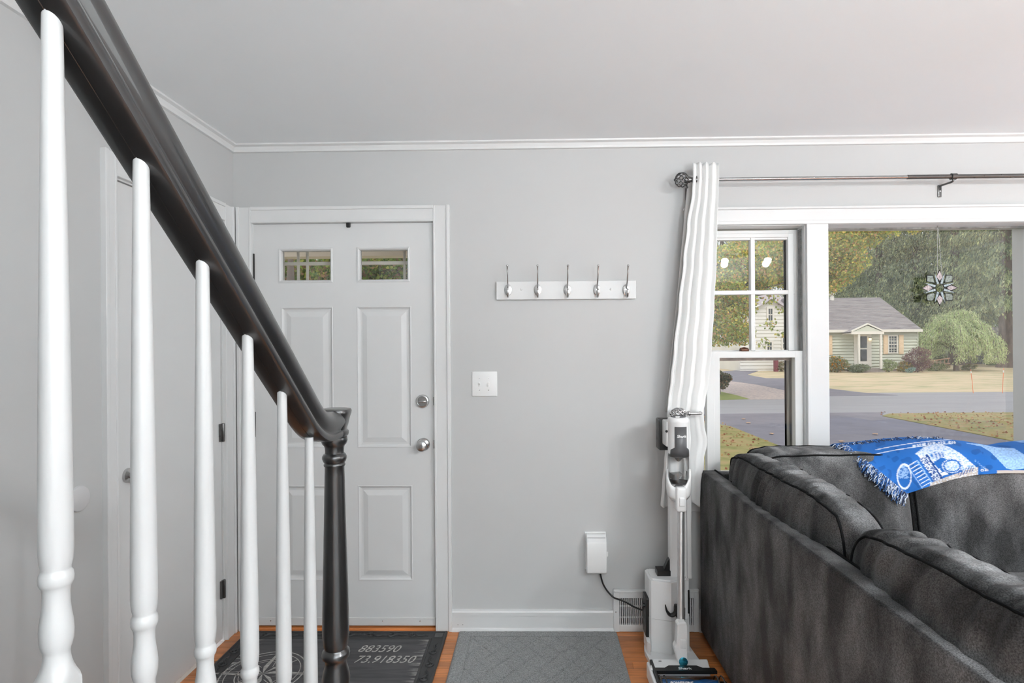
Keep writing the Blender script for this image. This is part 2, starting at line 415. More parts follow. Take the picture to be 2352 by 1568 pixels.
# hinges
for (a, b) in ((582, 642), (946, 1004), (1303, 1361)):
    z0, z1 = at_y(580, b, D).z, at_y(580, a, D).z; hx = sx0 - 0.004
    h = MB().lathe([(0.0035, z0 - 0.006), (0.006, z0 - 0.003), (0.0045, z0), (0.0062, z0 + 0.002), (0.0062, z1 - 0.002), (0.0045, z1), (0.006, z1 + 0.003), (0.0035, z1 + 0.006)], (hx, D - 0.002, 0), 12)
    h.box(hx - 0.004, hx + 0.012, D + 0.004, D + 0.013, z0, z1)
    h.build('hinge', BRONZE, dr, 40)
# door-ajar bumper on top
p = at_y(801, 516, SF)
MB().bev(p.x - 0.011, p.x + 0.011, SF - 0.012, SF + 0.001, p.z - 0.016, dz1 - 0.001, 0.006, 3).build('top_latch', BLACK, dr)
# deadbolt and knob
p = at_y(971, 921, SF)
db = MB().lathe([(0.034, 0.0), (0.034, -0.006), (0.031, -0.013), (0.026, -0.015), (0.0255, -0.012), (0.0, -0.012)], (p.x, SF, p.z), 32, 'y').build('deadbolt', NICKEL, dr, 35)
MB().bev(p.x - 0.018, p.x + 0.018, SF - 0.026, SF - 0.011, p.z - 0.0045, p.z + 0.0045, 0.003).build('thumb_turn', NICKEL, db, 40)
p = at_y(973, 1020, SF)
kn = MB().lathe([(0.033, 0.0), (0.033, -0.004), (0.028, -0.010), (0.014, -0.014), (0.012, -0.03), (0.018, -0.036), (0.026, -0.045), (0.0275, -0.054), (0.025, -0.063), (0.018, -0.067), (0.0, -0.068)], (p.x, SF, p.z), 32, 'y').build('knob', NICKEL, dr, 40)
MB().lathe([(0.009, -0.067), (0.009, -0.071), (0.0, -0.0715)], (p.x, SF, p.z), 16, 'y').build('lock_button', NICKEL, kn, 40)
# strike plates on the jamb edge
for py in (921, 1020):
    p = at_y(1001, py, D); MB().box(dx1 - 0.012, dx1 - 0.0045, D - 0.004, D + 0.01, p.z - 0.02, p.z + 0.02).build('strike_plate', NICKEL, dr)

# storm door outside
sd = struct('door_2', 'white storm door with prairie style glazing bars outside the front door', (0, D + WT + 0.02, 0), 'storm door')
Y2 = D + WT + 0.02
STORM = M('storm_door_white', rgb(240, 234, 222), 0.45, var=(6, 0.02))
fr = MB().box(dx0, dx0 + 0.07, Y2, Y2 + 0.03, 0, dz1).box(dx1 - 0.07, dx1, Y2, Y2 + 0.03, 0, dz1).box(dx0, dx1, Y2, Y2 + 0.03, dz1 - 0.07, dz1).box(dx0, dx1, Y2, Y2 + 0.03, 0, 0.12).build('frame', STORM, sd)
for px_ in (683, 704, 928):
    x = at_y(px_, 610, Y2).x; MB().bev(x - 0.006, x + 0.006, Y2 + 0.005, Y2 + 0.02, 0.1, dz1 - 0.05, 0.002).build('glazing_bar', STORM, sd)
for z in (at_y(790, 604, Y2).z, 0.45):
    MB().bev(dx0 + 0.05, dx1 - 0.05, Y2 + 0.004, Y2 + 0.021, z - 0.009, z + 0.009, 0.002).build('glazing_bar', STORM, sd)
MB().box(dx0 + 0.06, dx1 - 0.06, Y2 + 0.012, Y2 + 0.014, 0.1, dz1 - 0.06).build('pane', GLASS, sd)

# ------------------------------------------------------------------ closet door
cd_ = struct('door_3', 'flush white closet door in the side wall', (XL, 2.4, 0), 'door')
MB().box(XL - 0.12, XL - 0.0, cy0 - 0.001, cy0 + 0.012, 0, cz1).box(XL - 0.12, XL, cy1 - 0.012, cy1 + 0.001, 0, cz1).box(XL - 0.12, XL, cy0, cy1, cz1 - 0.012, cz1).build('jamb', TRIM, cd_)
MB().bev(XL - 0.046, XL - 0.006, cy0 + 0.0145, cy1 - 0.0145, 0.012, cz1 - 0.015, 0.002).build('slab', CLOSET, cd_)
for zz in (at_x(518, 1348, XL).z, 1.02, 1.80):
    MB().lathe([(0.0055, zz - 0.045), (0.0065, zz - 0.043), (0.0065, zz + 0.043), (0.0055, zz + 0.045)], (XL + 0.003, cy1 - 0.013, 0), 12).box(XL - 0.006, XL + 0.002, cy1 - 0.035, cy1 + 0.008, zz - 0.043, zz + 0.043).build('hinge', DARKMET, cd_, 40)
kz = at_x(284, 1103, XL + 0.04).z; ky = cy0 + 0.075
MB().lathe([(0.028, -0.006), (0.027, 0.004), (0.012, 0.008), (0.011, 0.026), (0.02, 0.032), (0.027, 0.042), (0.025, 0.054), (0.014, 0.059), (0.0, 0.06)], (XL, ky, kz), 28, 'x').build('knob', NICKEL, cd_, 40)
MB().box(XL - 0.02, XL + 0.003, cy0 + 0.0125, cy0 + 0.0145, kz - 0.04, kz + 0.025).build('strike_plate', NICKEL, cd_)

# ------------------------------------------------------------------ windows
WINP = M('window_white', (0.74, 0.74, 0.73, 1), 0.38, var=(5, 0.015))
LINER = M('jamb_liner_grey', (0.20, 0.2, 0.195, 1), 0.5, var=(30, 0.2))
WEATH = M('weathered_track', (0.30, 0.295, 0.28, 1), 0.7, var=(25, 0.35), stretch=(1, 1, 0.15))
tw = struct('trim_4', 'wide white casing around the window group', (wx0, D, wz1), 'window casing')
ctop = at_y(1900, 475, D).z
mbh = MB(); mbh.bev(wx0 - 0.085, XR - 1.2, D - 0.016, D + 0.002, wz1 - 0.004, ctop - 0.012, 0.002).bev(wx0 - 0.09, XR - 1.2, D - 0.026, D + 0.002, ctop - 0.014, ctop, 0.005, 3)
mbh.bev(wx0 - 0.0845, XR - 1.201, D - 0.019, D + 0.0025, wz1 - 0.005, wz1 + 0.014, 0.003).build('head_casing', TRIM, tw)
MB().bev(wx0 - 0.085, wx0 + 0.003, D - 0.016, D + 0.002, wz0, wz1 - 0.004, 0.003).build('side_casing', TRIM, tw)
MB().bev(wxm0 - 0.004, wxm1 + 0.003, D - 0.016, D + WT - 0.03, wz0, wz1 - 0.004, 0.004).bev(wxm0 - 0.005, wxm0 + 0.012, D - 0.02, D, wz0 + 0.001, wz1 - 0.0045, 0.003).build('mullion', TRIM, tw)
MB().bev(wx1 - 0.003, wx1 + 0.09, D - 0.016, D + 0.002, wz0, wz1 - 0.004, 0.003).build('side_casing', TRIM, tw)
MB().bev(wx0 - 0.1, wx1 + 0.1, D - 0.045, D + 0.05, wz0 - 0.022, wz0 + 0.001, 0.006).build('stool', TRIM, tw)
MB().bev(wx0 - 0.085, wx1 + 0.09, D - 0.016, D + 0.002, 0.60, wz0 - 0.022, 0.003).build('apron', TRIM, tw)

w1 = struct('window_1', 'white double hung window with four panes in its upper sash', (wx0, D, wz0), 'window')
MB().box(wx0, wx0 + 0.008, D, D + WT, wz0, wz1).box(wxm0 - 0.008, wxm0, D, D + WT, wz0, wz1).box(wx0, wxm0, D, D + WT, wz1 - 0.008, wz1).box(wx0, wxm0, D, D + WT, wz0, wz0 + 0.01).build('jamb', WINP, w1)
YU, YL_ = D + 0.075, D + 0.022
zmeet = at_y(1740, 806, YL_).z
# jamb liner strip with coil ribs
jl = MB().box(wxm0 - 0.0125, wxm0 - 0.0075, D + 0.024, D + 0.06, zmeet, wz1 - 0.02).build('jamb_liner', LINER, w1)
rb = MB()
for k in range(60):
    z = zmeet + 0.12 + k * 0.0085
    if z < wz1 - 0.03: rb.box(wxm0 - 0.015, wxm0 - 0.012, D + 0.03, D + 0.055, z, z + 0.004)
rb.build('liner_rib', LINER, jl, kind='stuff')
def sash(y0, y1, X0, X1, Z0, Z1, st, tr, br, name):
    mb = MB()
    mb.bev(X0, X0 + st, y0, y1, Z0, Z1, 0.003).bev(X1 - st, X1, y0, y1, Z0, Z1, 0.003)
    mb.bev(X0 + st - 0.004, X1 - st + 0.004, y0 + 0.0007, y1 - 0.0007, Z1 - tr, Z1 - 0.0005, 0.002).bev(X0 + st - 0.004, X1 - st + 0.004, y0 + 0.0007, y1 - 0.0007, Z0 + 0.0005, Z0 + br, 0.002)
    return mb.build(name, WINP, w1)
ux0 = wx0 + 0.01; ux1 = at_y(1827, 700, YU).x + 0.028
uzt = wz1 - 0.014
us_ = sash(YU, YU + 0.035, ux0, ux1, zmeet - 0.03, uzt, 0.062, 0.05, 0.035, 'upper_sash')
gx = [at_y(1642, 650, YU).x, at_y(1724, 650, YU).x, at_y(1734, 650, YU).x, at_y(1809, 650, YU).x]
gz = [at_y(1740, 800, YU).z, at_y(1740, 676, YU).z, at_y(1740, 667, YU).z, at_y(1740, 546, YU).z]
mt = MB()
mt.bev((gx[1]+gx[2])/2 - 0.0115, (gx[1]+gx[2])/2 + 0.0115, YU - 0.004, YU + 0.03, zmeet, uzt - 0.02, 0.004)
mt.build('muntin', WINP, us_)
mt = MB(); mt.bev(ux0 + 0.03, ux1 - 0.03, YU - 0.005, YU + 0.029, (gz[1]+gz[2])/2 - 0.011, (gz[1]+gz[2])/2 + 0.011, 0.004).build('muntin', WINP, us_)
ist = MB(); ist.bev(gx[3], gx[3] + 0.03, YU - 0.0065, YU + 0.0325, zmeet, gz[3] + 0.021, 0.003).bev(ux0 + 0.04, gx[3] + 0.028, YU - 0.0058, YU + 0.0315, gz[3], gz[3] + 0.022, 0.003).build('glazing_bead', WINP, us_)
MB().box(gx[3] - 0.006, gx[3] + 0.002, YU + 0.02, YU + 0.034, zmeet, gz[3]).box(ux0 + 0.06, gx[3], YU + 0.02, YU + 0.034, gz[3] - 0.004, gz[3] + 0.002).build('gasket', DARK, us_)
for (a, b) in ((ux0 + 0.06, (gx[1]+gx[2])/2), ((gx[1]+gx[2])/2, gx[3] + 0.004)):
    for (c, e) in ((zmeet, (gz[1]+gz[2])/2), ((gz[1]+gz[2])/2, gz[3] + 0.01)):
        MB().box(a, b, YU + 0.016, YU + 0.020, c, e).build('pane', GLASS, us_)
lx0 = at_y(1637, 900, YL_).x - 0.03; lx1 = wxm0 - 0.0085
lo = sash(YL_, YL_ + 0.038, lx0, lx1, wz0 + 0.01, zmeet, 0.04, 0.034, 0.06, 'lower_sash')
lo_gx0 = at_y(1654, 950, YL_).x
MB().bev(lx0 + 0.035, lo_gx0, YL_ + 0.0008, YL_ + 0.0372, wz0 + 0.02, zmeet - 0.01, 0.001).build('inner_stile', WINP, lo)
MB().box(lo_gx0 - 0.004, lx1 - 0.036, YL_ + 0.016, YL_ + 0.020, wz0 + 0.06, zmeet - 0.03).build('pane', GLASS, lo)
p = at_y(1711, 801, YL_); MB().bev(p.x - 0.02, p.x + 0.022, YL_ - 0.002, YL_ + 0.03, zmeet - 0.001, zmeet + 0.012, 0.004).tube([(p.x - 0.02, YL_ + 0.01, zmeet + 0.012), (p.x, YL_ + 0.012, zmeet + 0.016), (p.x + 0.02, YL_ + 0.015, zmeet + 0.012)], 0.005, 8).build('sash_lock', M('bronze_lock', rgb(96, 66, 52), 0.4, 0.6, var=(40, 0.2)), w1, 40)
# outer storm track
ex = at_y(1803, 950, D + WT).x
MB().box(ex + 0.002, lx1 - 0.02, D + 0.062, D + 0.10, wz0 + 0.01, zmeet - 0.03).box(ex, ex + 0.012, D + 0.12, D + WT, wz0 + 0.01, zmeet - 0.01).build('storm_track', WEATH, w1)
MB().box(ex, ex + 0.007, D + WT - 0.02, D + WT + 0.004, wz0 + 0.01, zmeet - 0.01).build('outer_gasket', DARK, w1)
MB().box(wx0 + 0.03, lx1, D + 0.10, D + WT, zmeet - 0.05, zmeet - 0.032).build('outer_rail', M('aged_rail', rgb(190, 176, 168), 0.6, var=(30, 0.2)), w1)

w2 = struct('window_2', 'large fixed picture window looking out to the street', (wxm1, D, wz0), 'window')
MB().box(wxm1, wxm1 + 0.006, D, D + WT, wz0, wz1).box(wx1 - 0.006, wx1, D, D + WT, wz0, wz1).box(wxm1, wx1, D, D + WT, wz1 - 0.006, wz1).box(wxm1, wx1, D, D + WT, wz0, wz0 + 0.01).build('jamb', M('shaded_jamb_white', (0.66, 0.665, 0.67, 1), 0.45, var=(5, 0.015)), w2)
YG = D + 0.10
MB().box(wxm1 + 0.004, wx1 - 0.004, YG, YG + 0.004, wz0 + 0.008, wz1 - 0.005).build('pane', GLASS, w2)
MB().box(wxm1 + 0.005, wx1 - 0.005, YG - 0.012, YG, wz1 - 0.014, wz1 - 0.005).build('stop_strip', WEATH, w2)
for nm, lab, (a, b, c, e, yy, ax) in (('added_window_1', 'added wide window in the unseen rear wall at the fill light', (0.1, 2.7, 0.7, 2.2, YB, 'y')), ('added_window_2', 'added wide window in the unseen right wall at the fill light', (0.9, 2.4, 0.75, 2.15, XR, 'x'))):  # unseen windows, added to frame the two fill lights
    w = struct(nm, lab, (a, yy, c) if ax == 'y' else (yy, a, c), 'window')
    mb = MB(); g = MB()
    for (u0, u1, v0, v1) in ((a, a+0.05, c, e), (b-0.05, b, c, e), (a, b, c, c+0.05), (a, b, e-0.05, e), ((a+b)/2-0.025, (a+b)/2+0.025, c, e)):
        if ax == 'y': mb.box(u0, u1, yy - 0.09, yy - 0.03, v0, v1)
        else: mb.box(yy + 0.03, yy + 0.09, u0, u1, v0, v1)
    if ax == 'y': g.box(a, b, yy - 0.06, yy - 0.056, c, e)
    else: g.box(yy + 0.056, yy + 0.06, a, b, c, e)
    mb.build('frame', WINP, w); g.build('pane', GLASS, w)

# ------------------------------------------------------------------ ceiling lamp (reflected in the window)
LX, LY, LZ = 2.30, -0.32, 2.34
lamp = thing('ceiling_lamp', 'four bulb nickel ceiling lamp above the living room', 'lamp', (LX, LY, ZC))
MB().lathe([(0.0, ZC + 0.001), (0.075, ZC + 0.001), (0.072, ZC - 0.018), (0.03, ZC - 0.026), (0.012, ZC - 0.05), (0.0, ZC - 0.05)], (LX, LY, 0), 28).build('canopy', NICKEL, lamp, 40)
BULBM = bpy.data.materials.new('bulb_glow'); BULBM.use_nodes = True
n_ = BULBM.node_tree.nodes; e_ = n_.new('ShaderNodeEmission'); e_.inputs[0].default_value = (0.95, 0.98, 1.0, 1); e_.inputs[1].default_value = BULB
BULBM.node_tree.links.new(e_.outputs[0], n_['Material Output'].inputs[0])
for k, (ox, oy) in enumerate(((-0.26, 0.10), (-0.19, -0.12), (0.19, 0.12), (0.26, -0.10))):
    arm = MB().tube([(LX, LY, ZC - 0.04), (LX + ox*0.5, LY + oy*0.5, ZC - 0.055), (LX + ox, LY + oy, ZC - 0.05), (LX + ox, LY + oy, LZ + 0.045)], 0.007, 10).lathe([(0.014, LZ + 0.05), (0.02, LZ + 0.03), (0.016, LZ + 0.028)], (LX + ox, LY + oy, 0), 16).build('arm', NICKEL, lamp, 40)
    MB().ball((LX + ox, LY + oy, LZ), 0.036, 16, 10).build('bulb', BULBM, arm, 180)

# unseen uplighter behind the camera, added to brighten the ceiling
FX, FY, FZ = 1.35, -2.10, 1.02
fl = thing('added_uplighter', 'short nickel uplighter added out of view as ceiling fill light', 'lamp', (FX, FY, 0))
MB().lathe([(0.0, 0.001), (0.14, 0.001), (0.14, 0.012), (0.03, 0.025), (0.013, 0.04), (0.0, 0.04)], (FX, FY, 0), 28).build('base', NICKEL, fl, 40)
MB().tube([(FX, FY, 0.02), (FX, FY, FZ - 0.06)], 0.012, 12).build('pole', NICKEL, fl, 60)
MB().lathe([(0.012, FZ - 0.09), (0.06, FZ - 0.075), (0.13, FZ - 0.03), (0.165, FZ + 0.02), (0.162, FZ + 0.02), (0.127, FZ - 0.026), (0.055, FZ - 0.068)], (FX, FY, 0), 36, cap=False).build('bowl', NICKEL, fl, 60)
ul = bpy.data.lights.new('uplighter_fill', 'AREA'); ul.shape = 'DISK'; ul.size = 0.24; ul.energy = UPLIGHT; ul.color = (0.90, 0.965, 1.0)
uo = bpy.data.objects.new('uplighter_fill', ul); uo.rotation_euler = (math.pi, 0, 0); uo.location = (FX, FY, FZ + 0.005); COL.objects.link(uo); attach(uo, fl)
# ------------------------------------------------------------------ stairs and railing
XS = -0.47
RISE, RUN = 0.202, 0.244
BY = [0.5365 + 0.1219 * i for i in range(6)]          # near to far
NY = at_x(768, 1000, XS).y
zu = lambda y: 1.540 - 0.83 * (y - 0.78)              # underside of the sloping rail
st = struct('stair_flight', 'white painted stair flight with dark treads behind the railing', (XS, 1.4, 0), 'stairs')
TREAD = M('stair_tread_wood', rgb(70, 52, 42), 0.4, var=(6, 0.2), stretch=(1, 10, 1))
edges = [1.455 - RUN * k for k in range(9)]            # riser faces, first step farthest from the landing
for k, ye in enumerate(edges):
    z = RISE * (k + 1)
    if k < 11:
        MB().bev(XL + 0.02, XS + 0.045, ye - RUN - 0.005, ye + 0.025, z - 0.028, z, 0.009, 3).build('tread', TREAD, st)
        MB().box(XL + 0.02, XS - 0.019, ye - 0.018, ye - 0.0006, z - RISE, z - 0.026).build('riser', TRIM, st)
pts = [(edges[0], 0.0)]
for k, ye in enumerate(edges): pts += [(ye, RISE * (k + 1) - 0.028), (ye - RUN, RISE * (k + 1) - 0.028)]
pts += [(edges[-1] - RUN, 1.3), (edges[0] - 0.35, 0.0)]
MB().prism(pts, 'x', XS - 0.02, XS + 0.02).build('stringer', TRIM, st)
rt = edges[-1] - RUN
MB().prism([(1.62, 0), (1.62, 0.14), (rt, 0.14 + 0.83 * (1.62 - rt)), (rt, 0.0)], 'x', XL, XL + 0.018).build('skirt_board', TRIM, st)

rail = thing('stair_railing', 'black handrail on white turned balusters ending at a black newel post', 'railing', (XS, NY, RISE))
half = [(0.0005, 0.0007), (0.0010, 0.0), (0.0205, 0.0), (0.0245, 0.002), (0.0262, 0.007), (0.0262, 0.0125), (0.0245, 0.015), (0.0215, 0.0165), (0.0212, 0.0195), (0.0225, 0.022), (0.0262, 0.0285), (0.0288, 0.036), (0.0292, 0.044), (0.0275, 0.0515), (0.0225, 0.0575), (0.0155, 0.0612), (0.008, 0.063)]
prof = half + [(-u, v) for u, v in reversed(half)]
path = []
y = -0.62
while y < 1.095: path.append((y, zu(y))); y += 0.06
zend = at_y(770, 1003, NY).z
y0_, z0_ = 1.10, zu(1.10); y1_, z1_ = 1.235, zend
for i in range(13):                                     # easing: hermite from the slope to level
    t = i / 12; h00 = 2*t**3-3*t**2+1; h10 = t**3-2*t**2+t; h01 = -2*t**3+3*t**2; h11 = t**3-t**2
    path.append((y0_ + (y1_-y0_)*t, h00*z0_ + h10*(-0.83*(y1_-y0_)) + h01*z1_))
path += [(1.26, zend), (NY - 0.008, zend)]
mb = MB(); n = len(prof); vv = []
for i, (yy, zz) in enumerate(path):
    a = path[max(i-1, 0)]; b = path[min(i+1, len(path)-1)]
    t = Vector((b[0]-a[0], b[1]-a[1])).normalized(); nn = Vector((-t.y, t.x))
    if nn.y < 0: nn = -nn
    for u, v in prof: vv.append((XS + u, yy + nn.x * v, zz + nn.y * v))
ff = [(i*n+k, i*n+(k+1) % n, (i+1)*n+(k+1) % n, (i+1)*n+k) for i in range(len(path)-1) for k in range(n)]
ff += [tuple(range(n))[::-1], tuple(range((len(path)-1)*n, len(path)*n))]
mb.add(vv, ff)
hr = mb.build('handrail', BLACKP, rail, 38)
# easing cap over the newel: flared rounded square
def squircle(r, k, n_=40, p=4.0):
    out = []
    for i in range(n_):
        a = 2*math.pi*i/n_; c, s = math.cos(a), math.sin(a)
        q = (abs(c)**p + abs(s)**p) ** (-1/p); q = q*k + (1-k); out.append((r*c*q, r*s*q))
    return out
cap = MB(); prof2 = [(0.0255, 0.0), (0.0285, 0.003), (0.0292, 0.007), (0.0292, 0.0125), (0.0272, 0.015), (0.0255, 0.0170), (0.0262, 0.021), (0.0285, 0.028), (0.0300, 0.036), (0.0325, 0.046), (0.0352, 0.054), (0.0360, 0.0595), (0.0340, 0.0640), (0.026, 0.0658), (0.012, 0.0663)]
v = []; nq = 40
for r, h in prof2:
    for (x, yq) in squircle(r, 0.75): v.append((XS + x * 0.98, NY + 0.004 + yq, zend + h))
f = [(i*nq+k, i*nq+(k+1) % nq, (i+1)*nq+(k+1) % nq, (i+1)*nq+k) for i in range(len(prof2)-1) for k in range(nq)]
f += [tuple(range(nq))[::-1], tuple(range((len(prof2)-1)*nq, len(prof2)*nq))]
cap.add(v, f).build('rail_end_cap', BLACKP, hr, 40)

# newel
zn = lambda py: at_y(768, py, NY).z
npf = [(0.024, zend + 0.002), (0.0305, zend - 0.001), (0.0315, zend - 0.008), (0.0285, zend - 0.016), (0.0245, zend - 0.020), (0.023, zend - 0.024), (0.0222, zn(1036)), (0.0225, zn(1040)),
       (0.026, zn(1042)), (0.0290, zn(1047)), (0.0293, zn(1052)), (0.0265, zn(1059)), (0.0235, zn(1062)), (0.0255, zn(1065)), (0.0255, zn(1068)), (0.0232, zn(1071)),
       (0.0236, zn(1090)), (0.026, zn(1200)), (0.0292, zn(1320)), (0.0315, zn(1420)), (0.0318, zn(1455)), (0.0295, zn(1478)), (0.0265, zn(1486)), (0.028, zn(1490)), (0.0325, zn(1494)), (0.0335, zn(1500)), (0.0325, zn(1506)),
       (0.0275, zn(1511)), (0.0255, zn(1518)), (0.0262, zn(1526)), (0.0305, zn(1540)), (0.0335, zn(1556)), (0.0328, zn(1570)), (0.028, zn(1584)), (0.0255, zn(1590)), (0.031, zn(1596)), (0.0325, zn(1606)), (0.031, zn(1612))]
zb = zn(1612)
npf = [(r*0.945, h) for r, h in npf]
nw = MB().lathe(npf, (XS, NY, 0), 40)
nw.bev(XS - 0.037, XS + 0.037, NY - 0.037, NY + 0.037, RISE - 0.002, zb + 0.002, 0.006)
nw.build('newel_post', BLACKP, rail, 38)

# balusters
bpf = [(0.0106, 0.010), (0.0108, 0.0), (0.0122, -0.10), (0.0140, -0.20), (0.0155, -0.30), (0.0168, -0.40), (0.0177, -0.48), (0.0178, -0.515), (0.0168, -0.527), (0.0150, -0.533), (0.0152, -0.5355), (0.0172, -0.538), (0.0180, -0.5425), (0.0176, -0.547),
       (0.0160, -0.550), (0.0146, -0.552), (0.0138, -0.558), (0.0140, -0.568), (0.0152, -0.577), (0.0170, -0.586), (0.0177, -0.595), (0.0172, -0.604), (0.0155, -0.610), (0.0140, -0.613), (0.0136, -0.616)]
def baluster(y):
    zt = zu(y) if y < 1.12 else zend + 0.012
    steps = [k for k, ye in enumerate(edges) if ye + 0.02 > y]; zb = RISE * (steps[-1] + 1) if steps else RISE
    zb -= 0.002
    mb = MB(); nn = 36; v = []; f = []
    ringsets = []
    for r, h in bpf: r *= 0.785; ringsets.append([(r*math.cos(2*math.pi*k/nn), r*math.sin(2*math.pi*k/nn), h) for k in range(nn)])
    for j in range(1, 7):
        t = j / 6; rr = 0.0107 + (0.0149 - 0.0107) * t ** 1.5; h = -0.616 - 0.030 * t
        pr = []
        for k in range(nn):
            a = 2*math.pi*(k)/nn; c, s = math.cos(a), math.sin(a); sq = 1 / max(abs(c), abs(s))
            lim = 0.0149 * sq; rad = min(rr * (1 + 0.45 * t * t) if True else rr, lim); rad = rad if j < 6 else lim
            pr.append((rad*c, rad*s, h))
        ringsets.append(pr)
    last = ringsets[-1]; ringsets.append([(a, b, zb - zt) for a, b, _ in last])
    for rg in ringsets: v += [(XS + a, y + b, zt + h) for a, b, h in rg]
    for i in range(len(ringsets) - 1):
        for k in range(nn): f.append((i*nn+k, i*nn+(k+1) % nn, (i+1)*nn+(k+1) % nn, (i+1)*nn+k))
    f += [tuple(range(nn))[::-1], tuple(range((len(ringsets)-1)*nn, len(ringsets)*nn))]
    mb.add(v, f); return mb.build('baluster', WHITEP, rail, 32)
for y in BY + [BY[0] - 0.1219, BY[0] - 0.2438, BY[0] - 0.3657]: baluster(y)

# ------------------------------------------------------------------ things on the walls
# round wall bumper beside the closet
p = at_x(180, 1145, XL)
tag(MB().lathe([(0.043, -0.001), (0.043, 0.003), (0.041, 0.0065), (0.037, 0.008), (0.0, 0.0085)], (XL, p.y, p.z), 40, 'x').build('wall_bumper', M('bumper_plastic', (0.60, 0.59, 0.59, 1), 0.4, var=(5, 0.01)), None, 35), 'round white door bumper disc stuck on the side wall', 'door bumper')

# coat rack
x0, x1, z0, z1 = rect(1140, 645, 1461, 687, D - 0.018)
rack = thing('coat_rack', 'white wall board with five double metal coat hooks', 'coat rack', ((x0+x1)/2, D, z0))
MB().bev(x0, x1, D - 0.018, D + 0.001, z0, z1, 0.002).build('board', TRIM, rack)
def hook(parent, px):
    base = at_y(px, 664, D - 0.018); x, z = base.x, base.z; yb = D - 0.018
    plate = MB().lathe([(0.0, 0.001), (0.0205, 0.001), (0.020, -0.004), (0.014, -0.0065), (0.0, -0.007)], (0, 0, 0), 28, 'y')
    plate.v = [(x + a*0.92, yb + b, z - 0.004 + c*1.42) for a, b, c in plate.v]
    h = thing_part('hook', parent, plate)
    up = [(x, yb - 0.004, z + 0.004), (x, yb - 0.016, z + 0.016), (x, yb - 0.034, z + 0.034), (x, yb - 0.052, z + 0.066), (x, yb - 0.060, z + 0.092), (x, yb - 0.068, z + 0.108)]
    MB().tube(smooth_path(up, 6), [0.0052]*30 if False else 0.0052, 10, flat=0.75).ball((x, yb - 0.068, z + 0.108), 0.0062, 12, 8).build('upper_prong', NICKEL, h, 60)
    lo_ = [(x, yb - 0.004, z - 0.006), (x, yb - 0.010, z - 0.026), (x, yb - 0.022, z - 0.040), (x, yb - 0.038, z - 0.040), (x, yb - 0.048, z - 0.024), (x, yb - 0.050, z - 0.006)]
    MB().tube(smooth_path(lo_, 6), 0.005, 10, flat=0.75).ball((x, yb - 0.050, z - 0.005), 0.0058, 12, 8).build('lower_prong', NICKEL, h, 60)
    for s in (-1, 1): MB().ball((x + s*0.012, yb - 0.0045, z - 0.002), 0.003, 8, 6, (1, 0.5, 1)).build('screw', DARKMET, h, 60)
def thing_part(name, parent, mb): return mb.build(name, NICKEL, parent, 40)
def smooth_path(pts, k=6):
    pts = [Vector(p) for p in pts]; out = []
    for i in range(len(pts) - 1):
        p0 = pts[max(i-1, 0)]; p1 = pts[i]; p2 = pts[i+1]; p3 = pts[min(i+2, len(pts)-1)]
        for j in range(k):
            t = j / k
            out.append(0.5*((2*p1) + (-p0+p2)*t + (2*p0-5*p1+4*p2-p3)*t*t + (-p0+3*p1-3*p2+p3)*t**3))
    out.append(pts[-1]); return out
for px in (1167, 1235, 1303, 1371, 1438): hook(rack, px)
for px in (1197, 1403):
    p = at_y(px, 664, D - 0.018); MB().ball((p.x, D - 0.018, p.z), 0.006, 12, 8, (1, 0.5, 1)).build('screw_cap', TRIM, rack, 60)

# light switch
x0, x1, z0, z1 = rect(1084, 853, 1142, 910, D - 0.005)
sw = thing('light_switch', 'square white double toggle light switch plate beside the door casing', 'light switch', ((x0+x1)/2, D, z0))
MB().bev(x0, x1, D - 0.006, D + 0.001, z0, z1, 0.003, 3).build('plate', PLASTIC, sw, 40)
for i, px in enumerate((1101, 1122)):
    p = at_y(px, 882, D - 0.006)
    tg = MB().bev(p.x - 0.005, p.x + 0.005, D - 0.0066, D - 0.004, p.z - 0.012, p.z + 0.012, 0.0012)
    sg = 1 if i == 0 else -1
    tg.add([(p.x - 0.0038, D - 0.006, p.z - 0.006), (p.x + 0.0038, D - 0.006, p.z - 0.006), (p.x + 0.0038, D - 0.006, p.z + 0.006), (p.x - 0.0038, D - 0.006, p.z + 0.006),
            (p.x - 0.003, D - 0.019, p.z + sg*0.008 - 0.003), (p.x + 0.003, D - 0.019, p.z + sg*0.008 - 0.003), (p.x + 0.003, D - 0.019, p.z + sg*0.008 + 0.003), (p.x - 0.003, D - 0.019, p.z + sg*0.008 + 0.003)],
           [(0,1,2,3),(4,5,6,7),(0,1,5,4),(1,2,6,5),(2,3,7,6),(3,0,4,7)])
    tg.build('toggle', PLASTIC, sw)
    for s in (-1, 1): MB().ball((p.x, D - 0.006, p.z + s*0.030), 0.0028, 8, 6, (1, 0.4, 1)).build('screw', NICKEL, sw, 60)

# floor register in the wall
reg = thing('wall_register', 'white wall register grille with vertical fins above the floor', 'vent', ((gx0+gx1)/2, D, 0.0))
yy = D - 0.02
fx0, fx1 = gx0 + 0.030, gx1 - 0.030; fz1 = at_y(1450, 1374, yy).z; fz0 = at_y(1450, 1435, yy).z
rf = MB()
rf.bev(gx0, fx0, yy, D + 0.001, 0.001, gz1, 0.003).bev(fx1, gx1, yy, D + 0.001, 0.001, gz1, 0.003)
rf.bev(gx0 + 0.001, gx1 - 0.001, yy + 0.0007, D + 0.0015, fz1, gz1 - 0.001, 0.003).bev(gx0 + 0.001, gx1 - 0.001, yy + 0.0007, D + 0.0015, 0.0015, fz0, 0.003)
rf.bev(gx0 + 0.004, gx1 - 0.004, yy - 0.004, D, gz1 - 0.012, gz1 - 0.002, 0.002).build('frame', TRIM, reg)
MB().box(fx0, fx1, D - 0.004, D - 0.002, fz0, fz1).build('duct_back', DARK, reg)
nf = 38; first = None
